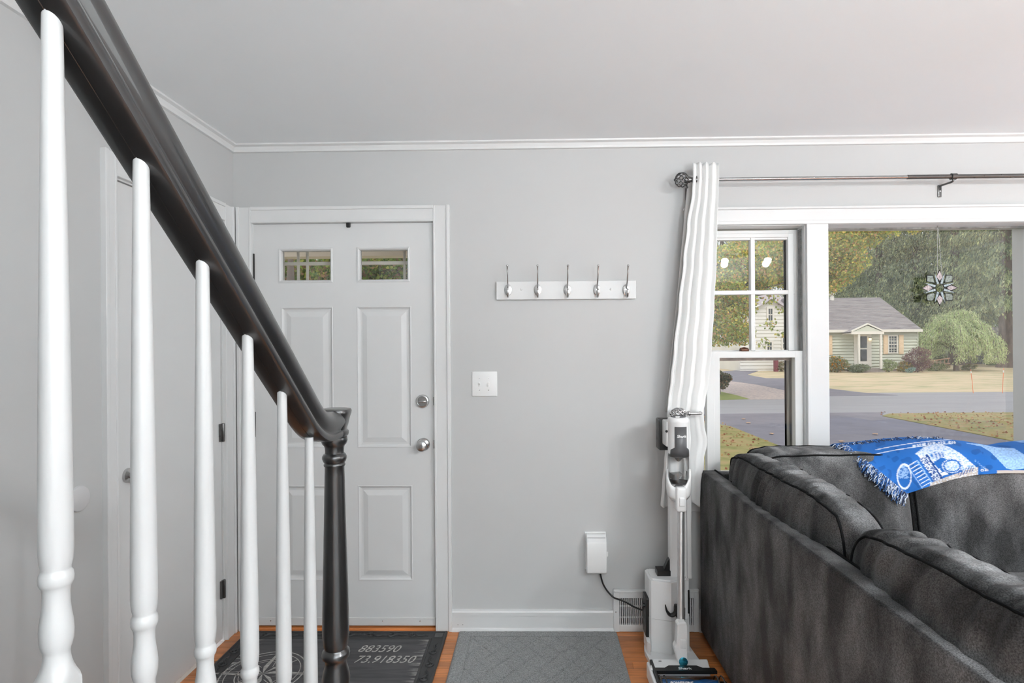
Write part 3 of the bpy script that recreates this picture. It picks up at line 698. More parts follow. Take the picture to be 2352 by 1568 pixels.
for k in range(nf):
    x = fx0 + (k + 0.5) * (fx1 - fx0) / nf
    if first is None:
        first = MB().bev(x - 0.0026, x + 0.0026, yy + 0.002, D - 0.005, fz0 - 0.002, fz1 + 0.002, 0.0008, 1).build('fin', TRIM, reg)
    else: copy_part(first, reg, (k * (fx1 - fx0) / nf, 0, 0))
for z in (fz0 + 0.03, (fz0+fz1)/2 + 0.02): MB().box(fx0, fx1, D - 0.008, D - 0.004, z, z + 0.006).build('cross_bar', TRIM, reg)
MB().ball((gx0 + 0.012, yy, at_y(1412, 1405, yy).z), 0.0035, 8, 6, (1, 0.5, 1)).build('screw', NICKEL, reg, 60)

# outlet cover box
x0, x1, z0, z1 = rect(1346, 1229, 1394, 1317, D - 0.05)
ob = thing('outlet_cover', 'white plastic childproof outlet cover box low on the wall', 'outlet cover', ((x0+x1)/2, D, z0))
MB().bev(x0 - 0.003, x1 + 0.002, D - 0.008, D + 0.001, z0 + 0.004, z1 + 0.003, 0.003).build('back_plate', PLASTIC, ob)
bx = MB(); dpt = 0.062
prf = [(D - 0.006, z0 + 0.002), (D - dpt + 0.012, z0), (D - dpt + 0.003, z0 + 0.004), (D - dpt, z0 + 0.014), (D - dpt, z1 - 0.036), (D - dpt + 0.003, z1 - 0.030), (D - dpt + 0.024, z1 - 0.012), (D - 0.03, z1 - 0.003), (D - 0.006, z1)]
bx.prism(prf, 'x', x0 + 0.003, x1 - 0.001); bo = bx.build('cover', PLASTIC, ob, 30)
md = bo.modifiers.new('soft_edges', 'BEVEL'); md.width = 0.004; md.segments = 2; md.limit_method = 'ANGLE'
p = at_y(1397, 1273, D - 0.05); MB().bev(x1 - 0.003, x1 + 0.006, D - 0.05, D - 0.035, p.z - 0.012, p.z + 0.012, 0.003).build('side_latch', PLASTIC, ob)
zr = z1 - 0.014; MB().box(x0 + 0.008, x1 - 0.006, D - 0.0435, D - 0.0385, zr - 0.003, zr).build('lid_groove', M('groove_grey', grey(0.45), 0.5, var=(9, 0.05)), ob)
# cord
DKX = at_y(1489, 1400, 2.60)
cp = [at_y(1378, 1314, D - 0.035), at_y(1385, 1340, D - 0.036), at_y(1396, 1358, D - 0.036), at_y(1410, 1372, D - 0.045), at_y(1424, 1377, D - 0.055), at_y(1440, 1384, D - 0.07), at_y(1458, 1394, D - 0.10), at_y(1479, 1402, D - 0.15), at_y(1494, 1404, D - 0.17)]
tag(MB().tube(smooth_path(cp, 8), 0.0042, 8).build('power_cord', BLACK, None, 60), 'black power cord running from the outlet cover to the vacuum dock', 'cord')
# ------------------------------------------------------------------ curtain, rod, holdback
YR = D - 0.085
CURT = M('white_curtain', (0.80, 0.80, 0.79, 1), 0.75, sheen=(0.2, 0.5), bump=(400, 0.1, 0.0005), var=(3, 0.01))
rod = thing('curtain_rod', 'dark metal curtain rod with a wire cage ball end above the window', 'curtain rod', (at_y(1567, 412, YR).x, YR, at_y(1567, 412, YR).z))
zr = at_y(1800, 410, YR).z; xa = at_y(1584, 411, YR).x
xc = at_y(2085, 413, YR).x
MB().tube([(xa, YR, zr), (xc, YR, zr)], 0.0085, 14).build('rod', NICKEL if False else M('steel_rod', (0.42, 0.42, 0.415, 1), 0.25, 1.0, var=(60, 0.04)), rod, 60)
MB().tube([(xc - 0.002, YR, zr), (3.6, YR, zr)], 0.0105, 14).build('outer_rod', DARKMET, rod, 60)
fc = Vector((at_y(1566, 411, YR).x, YR, zr)); rr = 0.031
cage = MB()
for k in range(8):
    pts = []
    for i in range(17):
        t = -1 + 2*i/16; a = 2*math.pi*k/8 + 1.1*t; rad = rr*math.sqrt(max(0.0, 1 - t*t)) + 0.003
        pts.append(fc + Vector((t*rr*1.02, rad*math.cos(a), rad*math.sin(a))))
    cage.tube(pts, 0.0026, 6)
cage.ball(fc + Vector((-rr*1.04, 0, 0)), 0.007, 12, 8).build('cage_finial', DARKMET, rod, 60)
MB().lathe([(0.009, 0.030), (0.013, 0.034), (0.013, 0.04), (0.011, 0.05), (0.019, 0.062), (0.019, 0.07)], fc, 18, 'x').build('finial_collar', DARKMET, rod, 40)
for px in (1579, 2190):
    bx_ = at_y(px, 420, YR).x
    b = MB().lathe([(0.0155, -0.012), (0.0155, 0.012)], (bx_, YR, zr), 18, 'x')
    wx_ = at_y(px - (33 if px > 2000 else 1), 440, D).x
    zb_ = at_y(2158, 428, D).z
    b.tube(smooth_path([(bx_, YR, zr - 0.012), (bx_ - 0.004, YR + 0.005, zr - 0.024), (wx_, D - 0.012, zb_), (wx_, D - 0.006, zb_ - 0.008)], 6), 0.005, 8)
    b.bev(wx_ - 0.009, wx_ + 0.009, D - 0.007, D + 0.001, zb_ - 0.055, zb_ + 0.006, 0.003)
    bk = b.build('bracket', DARKMET, rod, 40)
    MB().ball((wx_, D - 0.007, zb_ - 0.025), 0.005, 10, 8, (1, 0.6, 1)).build('screw', NICKEL, bk, 60)

cur = thing('curtain', 'white pleated curtain panel gathered by a metal holdback beside the window', 'curtain', (at_y(1560, 1160, YR).x, YR, at_y(1560, 1160, YR).z))
# rows: py, left px, right px, pleat depth
rows = [(376, 1590, 1649, 0.022), (410, 1590, 1649, 0.022), (440, 1588, 1648, 0.022), (520, 1576, 1645, 0.026), (600, 1567, 1643, 0.03), (700, 1556, 1638, 0.032), (800, 1545, 1632, 0.032), (870, 1538, 1626, 0.03), (920, 1532, 1617, 0.026),
        (948, 1530, 1611, 0.022), (975, 1531, 1614, 0.024), (1010, 1528, 1620, 0.028), (1060, 1523, 1612, 0.030), (1110, 1518, 1606, 0.030), (1156, 1514, 1605, 0.032)]
def row_at(t):
    py = 376 + t * (1156 - 376)
    for a, b in zip(rows, rows[1:]):
        if a[0] <= py <= b[0]:
            s = (py - a[0]) / (b[0] - a[0]); s = s*s*(3-2*s)
            return [a[k] + (b[k]-a[k])*s for k in range(4)]
    return list(rows[-1])
def cfn(u, t):
    _, l, r, dep = row_at(t); py = 376 + t*(1156-376)
    ph = u*4.2*2*math.pi + 0.5*math.sin(t*3.1) + 0.9*math.sin(4*u + 0.7*t)
    pinch = math.exp(-((py-948)/60.0)**2)
    w = math.sin(ph); yy = YR - dep*0.35*(0.75 + 0.5*math.sin(3*u + 2*t))*(w + 0.18*math.sin(2*ph + 1 + t*2)) * (1 - 0.25*pinch) - 0.016 - 0.01*t
    uu = u + 0.010*math.sin(2*ph)*(1-u)*u*4
    px = l + (r - l)*uu
    if py > 948: yy -= 0.01*math.sin(u*9 + t*7)
    else: yy += 0.012*pinch*math.sin(u*6)
    p = at_y(px, py + 6*math.sin(u*14)*(1 if t > 0.99 else 0) + (1.5*math.sin(u*21) if t < 0.01 else 0), D - 0.09)
    return (p.x, yy, p.z)
cm = MB().grid(cfn, 120, 110)
# give the cloth thickness
co = cm.build('cloth', CURT, cur, 180); sm_ = co.modifiers.new('thickness', 'SOLIDIFY'); sm_.thickness = 0.0025; sm_.offset = 0
# the back layer returning to the wall on the left
rows_b = [(430, 1578, 1600), (520, 1568, 1600), (700, 1550, 1590), (870, 1536, 1585), (948, 1531, 1570)]
def bfn(u, t):
    py = 400 + t*(948-400); l = 1585 + (1531-1585)*t; r = l + 40
    p = at_y(l + (r-l)*u, py, D - 0.06); return (p.x, D - 0.028 - 0.03*u - 0.008*math.sin(u*12 + t*3), p.z)
bo = MB().grid(bfn, 24, 40).build('return_fold', CURT, cur, 180); sm_ = bo.modifiers.new('thickness', 'SOLIDIFY'); sm_.thickness = 0.002

hb = thing('curtain_holdback', 'nickel curtain holdback with a twisted cage knob round the gathered curtain', 'curtain holdback', (at_y(1617, 949, D).x, D, at_y(1617, 949, D).z))
YH = D - 0.155
zz = at_y(1600, 949, YH).z; xr_ = at_y(1612, 949, YH).x; xl_ = at_y(1580, 949, YH).x
MB().tube(smooth_path([(xr_ + 0.004, D - 0.002, zz), (xr_ + 0.004, D - 0.10, zz), (xr_ - 0.002, YH + 0.008, zz), (xr_ - 0.014, YH, zz), (xl_, YH, zz)], 8), 0.0068, 12).build('arm', NICKEL, hb, 60)
MB().lathe([(0.022, 0.001), (0.021, -0.004), (0.010, -0.007)], (xr_ + 0.004, D, zz), 20, 'y').build('wall_plate', NICKEL, hb, 40)
MB().lathe([(0.008, 0.012), (0.012, 0.009), (0.012, 0.003), (0.009, 0.0), (0.011, -0.003)], (xl_, YH, zz), 16, 'x').build('collar', NICKEL, hb, 40)
fc = Vector((at_y(1558, 950, YH).x, YH, zz)); cage = MB(); rr = 0.023
for k in range(7):
    pts = []
    for i in range(15):
        t = -1 + 2*i/14; a = 2*math.pi*k/7 + 1.5*t; rad = rr*math.sqrt(max(0.0, 1-t*t))*0.95 + 0.003
        pts.append(fc + Vector((t*0.034, rad*math.cos(a), rad*math.sin(a))))
    cage.tube(pts, 0.0038, 6)
cage.ball(fc + Vector((-0.035, 0, 0)), 0.008, 10, 8).build('cage_knob', NICKEL, hb, 60)

# ------------------------------------------------------------------ vacuum dock and stick vacuum
VWHITE = M('vacuum_white', (0.84, 0.84, 0.835, 1), 0.35, var=(12, 0.008))
VGREY = M('vacuum_grey', (0.085, 0.085, 0.088, 1), 0.35, rvar=(60, 0.3, 0.4))
CLEAR = glass_mat('clear_plastic', (0.90, 0.90, 0.90, 1), 0.03, 1.4)
YD = 2.56                                            # dock tower front
dx = lambda px, py, Y: at_y(px, py, Y).x
dock = thing('vacuum_dock', 'white self emptying dock tower with a tall post standing by the sofa', 'vacuum dock', (dx(1542, 1500, 2.58), 2.58, 0))
ta, tb = dx(1494, 1420, YD), dx(1588, 1420, YD); tzt = at_y(1520, 1336, YD).z
tower = MB(); tw_ = []
def oct_(x0, x1, y0, y1, c): return [(x0 + c*0.4, y0 + c), (x0 + (x1-x0)*0.5, y0 - 0.012), (x1 - c*0.4, y0 + c), (x1, y0 + 2.2*c), (x1, y1 - c), (x1 - c, y1), (x0 + c, y1), (x0, y1 - c), (x0, y0 + 2.2*c)]
zsp = at_y(1540, 1424, YD).z
tower.prism(oct_(ta, tb, YD, YD + 0.15, 0.015), 'z', 0.02, zsp).build('lower_body', VWHITE, dock)
up = MB().prism(oct_(ta + 0.001, tb - 0.001, YD + 0.001, YD + 0.149, 0.015), 'z', zsp + 0.0012, tzt)
up.prism(oct_(ta + 0.012, tb - 0.012, YD + 0.014, YD + 0.138, 0.012), 'z', tzt - 0.001, tzt + 0.006).build('upper_body', VWHITE, dock)
# base foot, wider and lower, reaching forward under the floor head
fa, fb_ = dx(1481, 1470, 2.58), dx(1618, 1500, 2.45)
fpts = [(ta - 0.008, 2.66), (fa + 0.004, 2.62), (fa, 2.58), (dx(1502, 1510, 2.44), 2.44), (dx(1502, 1510, 2.44), 2.36), (fb_ - 0.01, 2.36), (fb_, 2.45), (tb + 0.01, 2.60), (tb + 0.006, 2.66)]
MB().prism(fpts, 'z', 0.001, 0.022).build('foot', VWHITE, dock)
MB().prism([(ta - 0.016, 2.56), (ta - 0.004, 2.54), (ta + 0.01, 2.62), (ta - 0.012, 2.66)], 'z', 0.02, 0.075).build('foot_flare', VWHITE, dock)
# tall post
pa, pb = dx(1537, 1250, YD + 0.07), dx(1587, 1250, YD + 0.07); pzt = at_y(1560, 1080, YD + 0.06).z
MB().bev(pa, pb, YD + 0.045, YD + 0.105, tzt - 0.01, pzt, 0.010, 3).build('post', VWHITE, dock, 40)
gv = dx(1577, 1250, YD + 0.045); MB().box(gv, gv + 0.003, YD + 0.043, YD + 0.047, tzt, pzt - 0.1).build('post_groove', M('groove_line_grey', grey(0.42), 0.5, var=(9, 0.05)), dock)
# black side housing, slot, accessory clip
MB().bev(ta - 0.014, ta + 0.004, YD + 0.035, YD + 0.115, 0.075, at_y(1488, 1371, YD + 0.05).z, 0.004).build('cord_housing', BLACK, dock)
MB().lathe([(0.0, 0.0), (0.009, 0.0), (0.009, 0.016), (0.0, 0.016)], (ta - 0.024, YD + 0.06, at_y(1489, 1403, YD).z), 12, 'x').build('cord_plug', BLACK, dock, 40)
s0 = at_y(1587, 1412, YD).z; s1 = at_y(1587, 1358, YD).z; sx_ = tb - 0.0015
MB().bev(tb - 0.012, tb - 0.0035, YD + 0.012, YD + 0.022, s0, s1, 0.002).build('window_slot', BLACK, dock)
bz = tzt + 0.004; ba = dx(1509, 1320, YD + 0.06)
br = MB().prism([(YD + 0.05, bz), (YD + 0.10, bz), (YD + 0.10, bz + 0.03), (YD + 0.05, bz + 0.026)], 'x', ba, pa + 0.004)
br.add([(pa - 0.028, YD + 0.06, bz + 0.024), (pa + 0.004, YD + 0.06, bz + 0.024), (pa + 0.004, YD + 0.06, bz + 0.082), (pa - 0.008, YD + 0.06, bz + 0.07), (pa - 0.028, YD + 0.09, bz + 0.024), (pa + 0.004, YD + 0.09, bz + 0.024), (pa + 0.004, YD + 0.09, bz + 0.082), (pa - 0.008, YD + 0.09, bz + 0.07)],
       [(0,1,2,3),(4,5,6,7),(0,1,5,4),(1,2,6,5),(2,3,7,6),(3,0,4,7)])
br.build('dusting_tool', BLACK, dock)
ck = MB(); yk = YD - 0.02
hk = [at_y(1528, 1388, yk), at_y(1532, 1403, yk), at_y(1540, 1412, yk), at_y(1550, 1409, yk), at_y(1553, 1398, yk), at_y(1553, 1388, yk)]
ck.tube(smooth_path(hk, 6), [0.002] + [0.0025 + 0.0075*min(1, i/14) for i in range(30)], 8)
ck.prism([(dx(1549, 1400, yk), at_y(1549, 1395, yk).z), (dx(1549, 1400, yk), at_y(1549, 1410, yk).z), (dx(1558, 1425, yk), at_y(1557, 1424, yk).z), (dx(1573, 1425, yk), at_y(1573, 1424, yk).z), (dx(1573, 1400, yk), at_y(1573, 1395, yk).z), (dx(1563, 1400, yk), at_y(1563, 1390, yk).z)], 'y', yk - 0.006, YD + 0.002).build('accessory_clip', BLACK, dock)

vac = thing('stick_vacuum', 'white cordless stick vacuum with clear dust cup and blue roller head', 'vacuum cleaner', (dx(1560, 1540, 2.42), 2.42, 0))
YV = 2.50
vx = dx(1558, 1000, YV); vz = lambda py: at_y(1558, py, YV).z
R0 = (dx(1583, 1000, YV) - dx(1534, 1000, YV)) / 2
# motor pod
pod = MB().lathe([(0.0, vz(956)), (R0*0.7, vz(957)), (R0*0.93, vz(959)), (R0, vz(964)), (R0, vz(969)), (R0*0.97, vz(971)), (R0*0.97, vz(1030)), (R0*0.97, vz(1040))], (vx, YV, 0), 36)
pod.build('motor_pod', VWHITE, vac, 40)
ring = MB(); 
for k in range(3):
    a0 = 0.5 + k*2.1; ring.tube([(vx + R0*0.62*math.cos(a0 + j*0.18), YV + R0*0.62*math.sin(a0 + j*0.18), vz(956.5)) for j in range(9)], 0.004, 6)
ring.build('exhaust_vent', VGREY, vac, 40)
def curved_plate(rows_, rad, name, mat, parent, n=20, th=0.0015):
    """front-facing patch of a cylinder; rows_ = (z, half angle left, half angle right)"""
    v = []; 
    for z, a0, a1 in rows_:
        for i in range(n+1):
            a = a0 + (a1-a0)*i/n; v.append((vx + rad*math.sin(a), YV - rad*math.cos(a), z))
    f = [(j*(n+1)+i, j*(n+1)+i+1, (j+1)*(n+1)+i+1, (j+1)*(n+1)+i) for j in range(len(rows_)-1) for i in range(n)]
    o = MB().add(v, f).build(name, mat, parent, 180); s = o.modifiers.new('thickness', 'SOLIDIFY'); s.thickness = th; s.offset = 0; return o
curved_plate([(vz(977), -0.58, 0.60), (vz(1024), -0.58, 0.60), (vz(1030), -1.05, 1.0), (vz(1045), -1.12, 1.06)], R0*0.985, 'front_panel', VGREY, vac)
# cyclone cone
cz = MB().lathe([(R0*0.93, vz(1040)), (R0*0.95, vz(1046)), (R0*0.80, vz(1048)), (R0*0.45, vz(1049)), (R0*0.2, vz(1057)), (R0*0.1, vz(1059)), (0.0, vz(1059))], (vx, YV, 0), 30).build('cyclone_cone', M('cone_grey', grey(0.16), 0.35, rvar=(60, .3, .4)), vac, 35)
# dust cup
MB().lathe([(R0*0.96, vz(1044)), (R0*0.96, vz(1100)), (R0*0.93, vz(1108)), (R0*0.9, vz(1109))], (vx, YV, 0), 36, cap=False).build('dust_cup', CLEAR, vac, 180)
MB().lathe([(0.0, vz(1108)), (R0*0.9, vz(1108)), (R0*0.88, vz(1104)), (0.0, vz(1103))], (vx, YV, 0), 30).build('cup_floor', VGREY, vac, 40)
MB().prism([(vx - 0.03, vz(1100)), (vx - 0.03, vz(1088)), (vx + 0.012, vz(1086)), (vx - 0.006, vz(1100))], 'y', YV - 0.02, YV + 0.03).build('dust_flap', M('flap_grey', grey(0.22), 0.4, var=(20, .1)), vac)
MB().bev(vx - 0.04, vx + 0.04, YV + 0.035, YV + 0.05, vz(1108), vz(1040), 0.004).build('cup_back', VWHITE, vac)
# cradle collar
cr = MB(); v = []; rowsn = 5; nn = 30
for (pyl, rad) in ((1090, 1.10), (1100, 1.14), (1116, 1.16), (1132, 1.10), (1140, 0.95)):
    for i in range(nn+1):
        a = -1.85 + 3.7*i/nn - 0.25; side = abs(math.sin(a + 0.25))**3.2
        v.append((vx + R0*rad*math.sin(a), YV - R0*rad*math.cos(a)*0.9, vz(pyl + (1-side)*(24 if pyl < 1110 else 12 if pyl < 1130 else 6) - (14 if (pyl < 1095 and side > 0.9) else 0))))
f = [(j*(nn+1)+i, j*(nn+1)+i+1, (j+1)*(nn+1)+i+1, (j+1)*(nn+1)+i) for j in range(rowsn-1) for i in range(nn)]
o = cr.add(v, f).build('collar', VWHITE, vac, 50); s = o.modifiers.new('thickness', 'SOLIDIFY'); s.thickness = 0.008; s.offset = -1
nx0, nx1 = dx(1553, 1150, YV - 0.05), dx(1577, 1150, YV - 0.05)
nk = MB().bev(nx0, nx1, YV - R0 - 0.012, YV + 0.0, vz(1168), vz(1112), 0.010, 3).build('release_neck', VWHITE, vac, 40)
MB().bev(nx0 + 0.011, nx1 - 0.009, YV - R0 - 0.017, YV - R0 - 0.008, vz(1154), vz(1134), 0.006, 3).build('release_button', VWHITE, nk, 40)
# handle and battery behind, towards the wall
hx0, hx1 = dx(1513, 995, 2.60), dx(1534, 995, 2.60)
MB().bev(hx0, hx1 + 0.03, 2.585, 2.665, at_y(1520, 1031, 2.62).z, at_y(1520, 961, 2.62).z, 0.005, 2).build('battery', BLACK, vac, 40)
MB().bev(dx(1524, 995, 2.555), vx, 2.50, 2.583, at_y(1530, 1020, 2.57).z, at_y(1530, 963, 2.57).z, 0.005, 2).build('grip', VWHITE, vac, 40)
MB().ball((dx(1531, 990, 2.5), 2.50, vz(990)), 0.006, 10, 8).build('trigger', BLACK, vac, 60)
# wand
wxx = dx(1563, 1300, 2.485); wb = at_y(1566, 1424, 2.46); 
STEEL = M('wand_steel', (0.66, 0.66, 0.66, 1), 0.36, 0.85, var=(50, 0.04))
MB().tube([(dx(1564, 1165, 2.47), 2.47, vz(1162)), (dx(1564, 1300, 2.435), 2.435, at_y(1564, 1300, 2.435).z), (dx(1564, 1427, 2.40), 2.40, at_y(1564, 1427, 2.40).z)], 0.0155, 18).build('wand', STEEL, vac, 60)
# neck above the head
YN = 2.378; sc = lambda px, py: (dx(px, py, YN), at_y(px, py, YN).z)
npts = [sc(1556, 1425), sc(1574, 1424), sc(1577, 1432), sc(1577, 1505), sc(1578, 1514), sc(1574, 1523), sc(1566, 1525), sc(1557, 1521), sc(1553, 1508), sc(1547, 1489), sc(1547, 1482), sc(1551, 1474), sc(1552, 1460), sc(1553, 1430)]
nb = MB().prism(npts, 'y', YN - 0.02, YN + 0.022).build('head_neck', VWHITE, vac); md = nb.modifiers.new('soft_edges', 'BEVEL'); md.width = 0.006; md.segments = 3; md.limit_method = 'ANGLE'
c = sc(1566.5, 1472); MB().bev(c[0] - 0.012, c[0] + 0.012, YN - 0.024, YN - 0.018, c[1] - 0.019, c[1] + 0.019, 0.005, 3).build('neck_button', VWHITE, nb, 40)
c = sc(1566.5, 1513)
MB().lathe([(0.0185, 0.0), (0.0185, -0.004), (0.016, -0.005), (0.0, -0.0052)], (c[0], YN - 0.02, c[1]), 30, 'y').build('pivot_cap', M('teal_disc', rgb(52, 146, 170), 0.22, 0.85, var=(25, 0.45)), nb, 40)
# floor head
YH0, YH1 = 2.405, 2.30
ha, hbx = dx(1491, 1540, 2.36), dx(1637, 1540, 2.36); hz0 = at_y(1560, 1512, YH0).z
top = MB()
v = [(dx(1498, 1513, YH0), YH0, hz0), (dx(1625, 1513, YH0), YH0, hz0), (dx(1632, 1529, 2.335), 2.335, hz0 - 0.004), (dx(1492, 1529, 2.335), 2.335, hz0 - 0.004)]
v += [(a, b, 0.012) for a, b, _ in v]
top.add(v, [(0,1,2,3),(4,5,6,7),(0,1,5,4),(1,2,6,5),(2,3,7,6),(3,0,4,7)])
tp = top.build('head_shell', VWHITE, vac); md = tp.modifiers.new('soft_edges', 'BEVEL'); md.width = 0.006; md.segments = 2
MB().bev(ha - 0.004, ha + 0.010, 2.22, 2.40, 0.008, hz0 - 0.008, 0.01, 3).build('end_cap', VWHITE, vac, 40)
MB().bev(ha + 0.010, ha + 0.022, 2.215, 2.40, 0.010, hz0 + 0.0005, 0.004).build('side_strip', BLACK, vac)
MB().prism([(ha + 0.014, 2.335), (ha + 0.06, 2.335), (ha + 0.08, 2.352), (hbx - 0.07, 2.352), (hbx - 0.05, 2.335), (hbx, 2.335), (hbx + 0.004, 2.312), (ha + 0.014, 2.312)], 'z', hz0 - 0.012, hz0 + 0.0012).build('front_trim', BLACK, vac)
ry, rz, rrad = 2.262, 0.043, 0.034
BLUE = M('blue_roller', rgb(44, 112, 178), 0.5, var=(14, 0.5), stretch=(0.6, 3, 3), sheen=(0.3, 0.4))
rl = MB()
rx0, rx1 = ha + 0.034, hbx - 0.005
def rfn(u, t):
    a = 2*math.pi*t; r = rrad*(1 + 0.10*math.sin(6*(a + u*3.0)))*0.86
    return (rx0 + (rx1-rx0)*u, ry + r*math.cos(a), rz + r*math.sin(a))
rl.grid(rfn, 30, 72).build('roller', BLUE, vac, 60)
wi = MB()
nn = 20; v = []
for x in (rx0 - 0.01, hbx + 0.012):
    for i in range(nn+1):
        a = -0.3 + (math.pi + 0.1)*i/nn; v.append((x, ry - 0.002 - (rrad + 0.008)*math.cos(a)*1.15, rz + (rrad + 0.008)*math.sin(a)))
f = [(i, i+1, nn+2+i, nn+1+i) for i in range(nn)]
o = wi.add(v, f).build('roller_window', CLEAR, vac, 180)
SMOKE = M('smoke_plastic', grey(0.07), 0.2, var=(10, .1))
for x in (rx0 - 0.008, rx0 + 0.012, hbx - 0.012, hbx + 0.010):
    MB().tube([(x, ry - 0.002 - (rrad + 0.009)*math.cos(a)*1.15, rz + (rrad + 0.009)*math.sin(a)) for a in [0.2 + 2.7*i/14 for i in range(15)]], 0.003, 6).build('window_rib', SMOKE, vac, 60)
MB().lathe([(0.0, 0.0), (rrad*0.75, 0.0), (rrad*0.75, 0.03), (0.0, 0.03)], (hbx - 0.004, ry, rz), 20, 'x').build('roller_end', BLACK, vac, 40)
LETW = M('white_lettering', grey(0.85), 0.5, var=(20, 0.02))
def put_text(body, size, centre, normal, upv, parent, mat, shear=0.0, sx=1.0, align='CENTER', ext=0.0003, bold=0.0, name='lettering'):
    me = text_mesh(body, size, shear, ext, align, 1.0, bold); me.materials.append(mat)
    n = Vector(normal).normalized(); u = Vector(upv); u = (u - n*u.dot(n)).normalized(); r = u.cross(n)
    mtx = Matrix((r*sx, u, n)).transposed().to_4x4(); mtx.translation = Vector(centre)
    me.transform(mtx); o = link(name, me, parent); return o
a = 0.03; pr = R0*0.99 + 0.0012
put_text('Shark', 0.017, (vx + pr*math.sin(a), YV - pr*math.cos(a) - 0.0005, vz(1001)), (math.sin(a), -math.cos(a), 0), (0, 0, 1), vac, LETW, 0.2, 1.05, bold=0.0004)
put_text('Shark', 0.021, ((ha + hbx)/2 + 0.008, 2.322, hz0 + 0.0016), (0, 0, 1), (0, 1, 0), vac, LETW, 0.1, 1.15, bold=0.0004)
nv = Vector((0, -0.62, 0.78)); pc = Vector((rx0 + 0.068, ry - 0.002 - 0.62*(rrad + 0.0105)*1.13, rz + 0.80*(rrad + 0.010)))
put_text('POWERFINS', 0.016, pc, nv, (0, 0.78, 0.62), vac, LETW, 0.35, 1.05, bold=0.0004)
for (px, w, h) in ((1513, 0.012, 0.0016), (1563, 0.006, 0.002)):
    p = at_z(px, 1518, hz0); MB().box(p.x, p.x + w, 2.385, 2.388, hz0 - 0.001, hz0 + 0.0006).build('head_mark', BLACK, vac)
# ------------------------------------------------------------------ sectional sofa
def velvet(name, base, nap):
    m = M(name, base, 0.8, sheen=(1.0, 0.3, (0.95, 0.95, 0.97, 1)), spec=0.1)
    nt = m.node_tree; n = nt.nodes; L = nt.links.new; p = n['Principled BSDF']
    tc = n.new('ShaderNodeTexCoord')
    mp = n.new('ShaderNodeMapping'); mp.inputs['Scale'].default_value = (1.0, 1.0, 0.45); L(tc.outputs['Object'], mp.inputs[0])
    a = n.new('ShaderNodeTexNoise'); a.inputs['Scale'].default_value = 9; a.inputs['Detail'].default_value = 5; L(mp.outputs[0], a.inputs['Vector'])
    b = n.new('ShaderNodeTexNoise'); b.inputs['Scale'].default_value = 320; b.inputs['Detail'].default_value = 3; L(tc.outputs['Object'], b.inputs['Vector'])
    r = n.new('ShaderNodeValToRGB'); L(a.outputs['Fac'], r.inputs[0])
    r.color_ramp.elements[0].position = 0.36; r.color_ramp.elements[1].position = 0.66
    r.color_ramp.elements[0].color = tuple(c*0.38 for c in base[:3]) + (1,); r.color_ramp.elements[1].color = tuple(c*1.4 for c in base[:3]) + (1,)
    r2 = n.new('ShaderNodeMapRange'); r2.inputs['From Min'].default_value = 0.35; r2.inputs['From Max'].default_value = 0.68
    r2.inputs['To Min'].default_value = 0.6; r2.inputs['To Max'].default_value = 1.6; L(b.outputs['Fac'], r2.inputs[0])
    mx = n.new('ShaderNodeVectorMath'); mx.operation = 'SCALE'; L(r.outputs[0], mx.inputs[0]); L(r2.outputs[0], mx.inputs['Scale'])
    L(mx.outputs[0], p.inputs['Base Color'])
    s2 = n.new('ShaderNodeMapRange'); s2.inputs['To Min'].default_value = nap[0]; s2.inputs['To Max'].default_value = nap[1]; L(a.outputs['Fac'], s2.inputs[0]); L(s2.outputs[0], p.inputs['Sheen Weight'])
    bm = n.new('ShaderNodeBump'); bm.inputs['Strength'].default_value = 0.35; bm.inputs['Distance'].default_value = 0.0015; L(b.outputs['Fac'], bm.inputs['Height']); L(bm.outputs[0], p.inputs['Normal'])
    # the pile is brushed downwards: its fibres lean to the floor
    ge = n.new('ShaderNodeNewGeometry'); ad = n.new('ShaderNodeVectorMath'); ad.operation = 'ADD'; ad.inputs[1].default_value = (0, 0, -0.84); no = n.new('ShaderNodeVectorMath'); no.operation = 'NORMALIZE'
    L(ge.outputs['Normal'], ad.inputs[0]); L(ad.outputs[0], no.inputs[0]); L(no.outputs[0], bm.inputs['Normal'])
    return m
VELVET = velvet('charcoal_velvet', (0.16, 0.16, 0.162, 1), (0.03, 0.12))
PIPING = M('dark_piping', (0.007, 0.007, 0.0075, 1), 0.8, bump=(300, 0.3, 0.001), spec=0.1)
sofa = thing('sectional_sofa', 'charcoal velvet sectional sofa with piped cushions under the window', 'sofa', (1.6, 1.8, 0))
SX, SZ = 0.795, 0.822
fr = MB()
fr.bev(SX, SX + 0.078, 0.25, 2.735, 0.035, SZ, 0.012, 3)
fo = fr.build('side_back_frame', VELVET, sofa, 40)
MB().tube([(SX + 0.072, 0.27, SZ + 0.001), (SX + 0.072, 1.5, SZ + 0.001), (SX + 0.072, 2.72, SZ + 0.001)], 0.0042, 8).build('piping', PIPING, fo, 180)
MB().bev(SX + 0.07, 3.35, 2.655, 2.735, 0.035, SZ - 0.005, 0.012, 3).build('window_back_frame', VELVET, sofa, 40)
MB().bev(SX + 0.07, 1.72, 0.25, 2.66, 0.05, 0.30, 0.02, 3).bev(1.70, 3.35, 1.80, 2.66, 0.05, 0.30, 0.02, 3).build('seat_base', VELVET, sofa, 40)
for (x, y) in ((SX + 0.06, 0.32), (SX + 0.06, 2.67), (1.64, 0.32), (3.27, 2.66), (3.27, 1.88)):
    MB().lathe([(0.02, 0.0), (0.028, 0.055)], (x, y, 0), 14).build('foot', BLACK, sofa, 40)
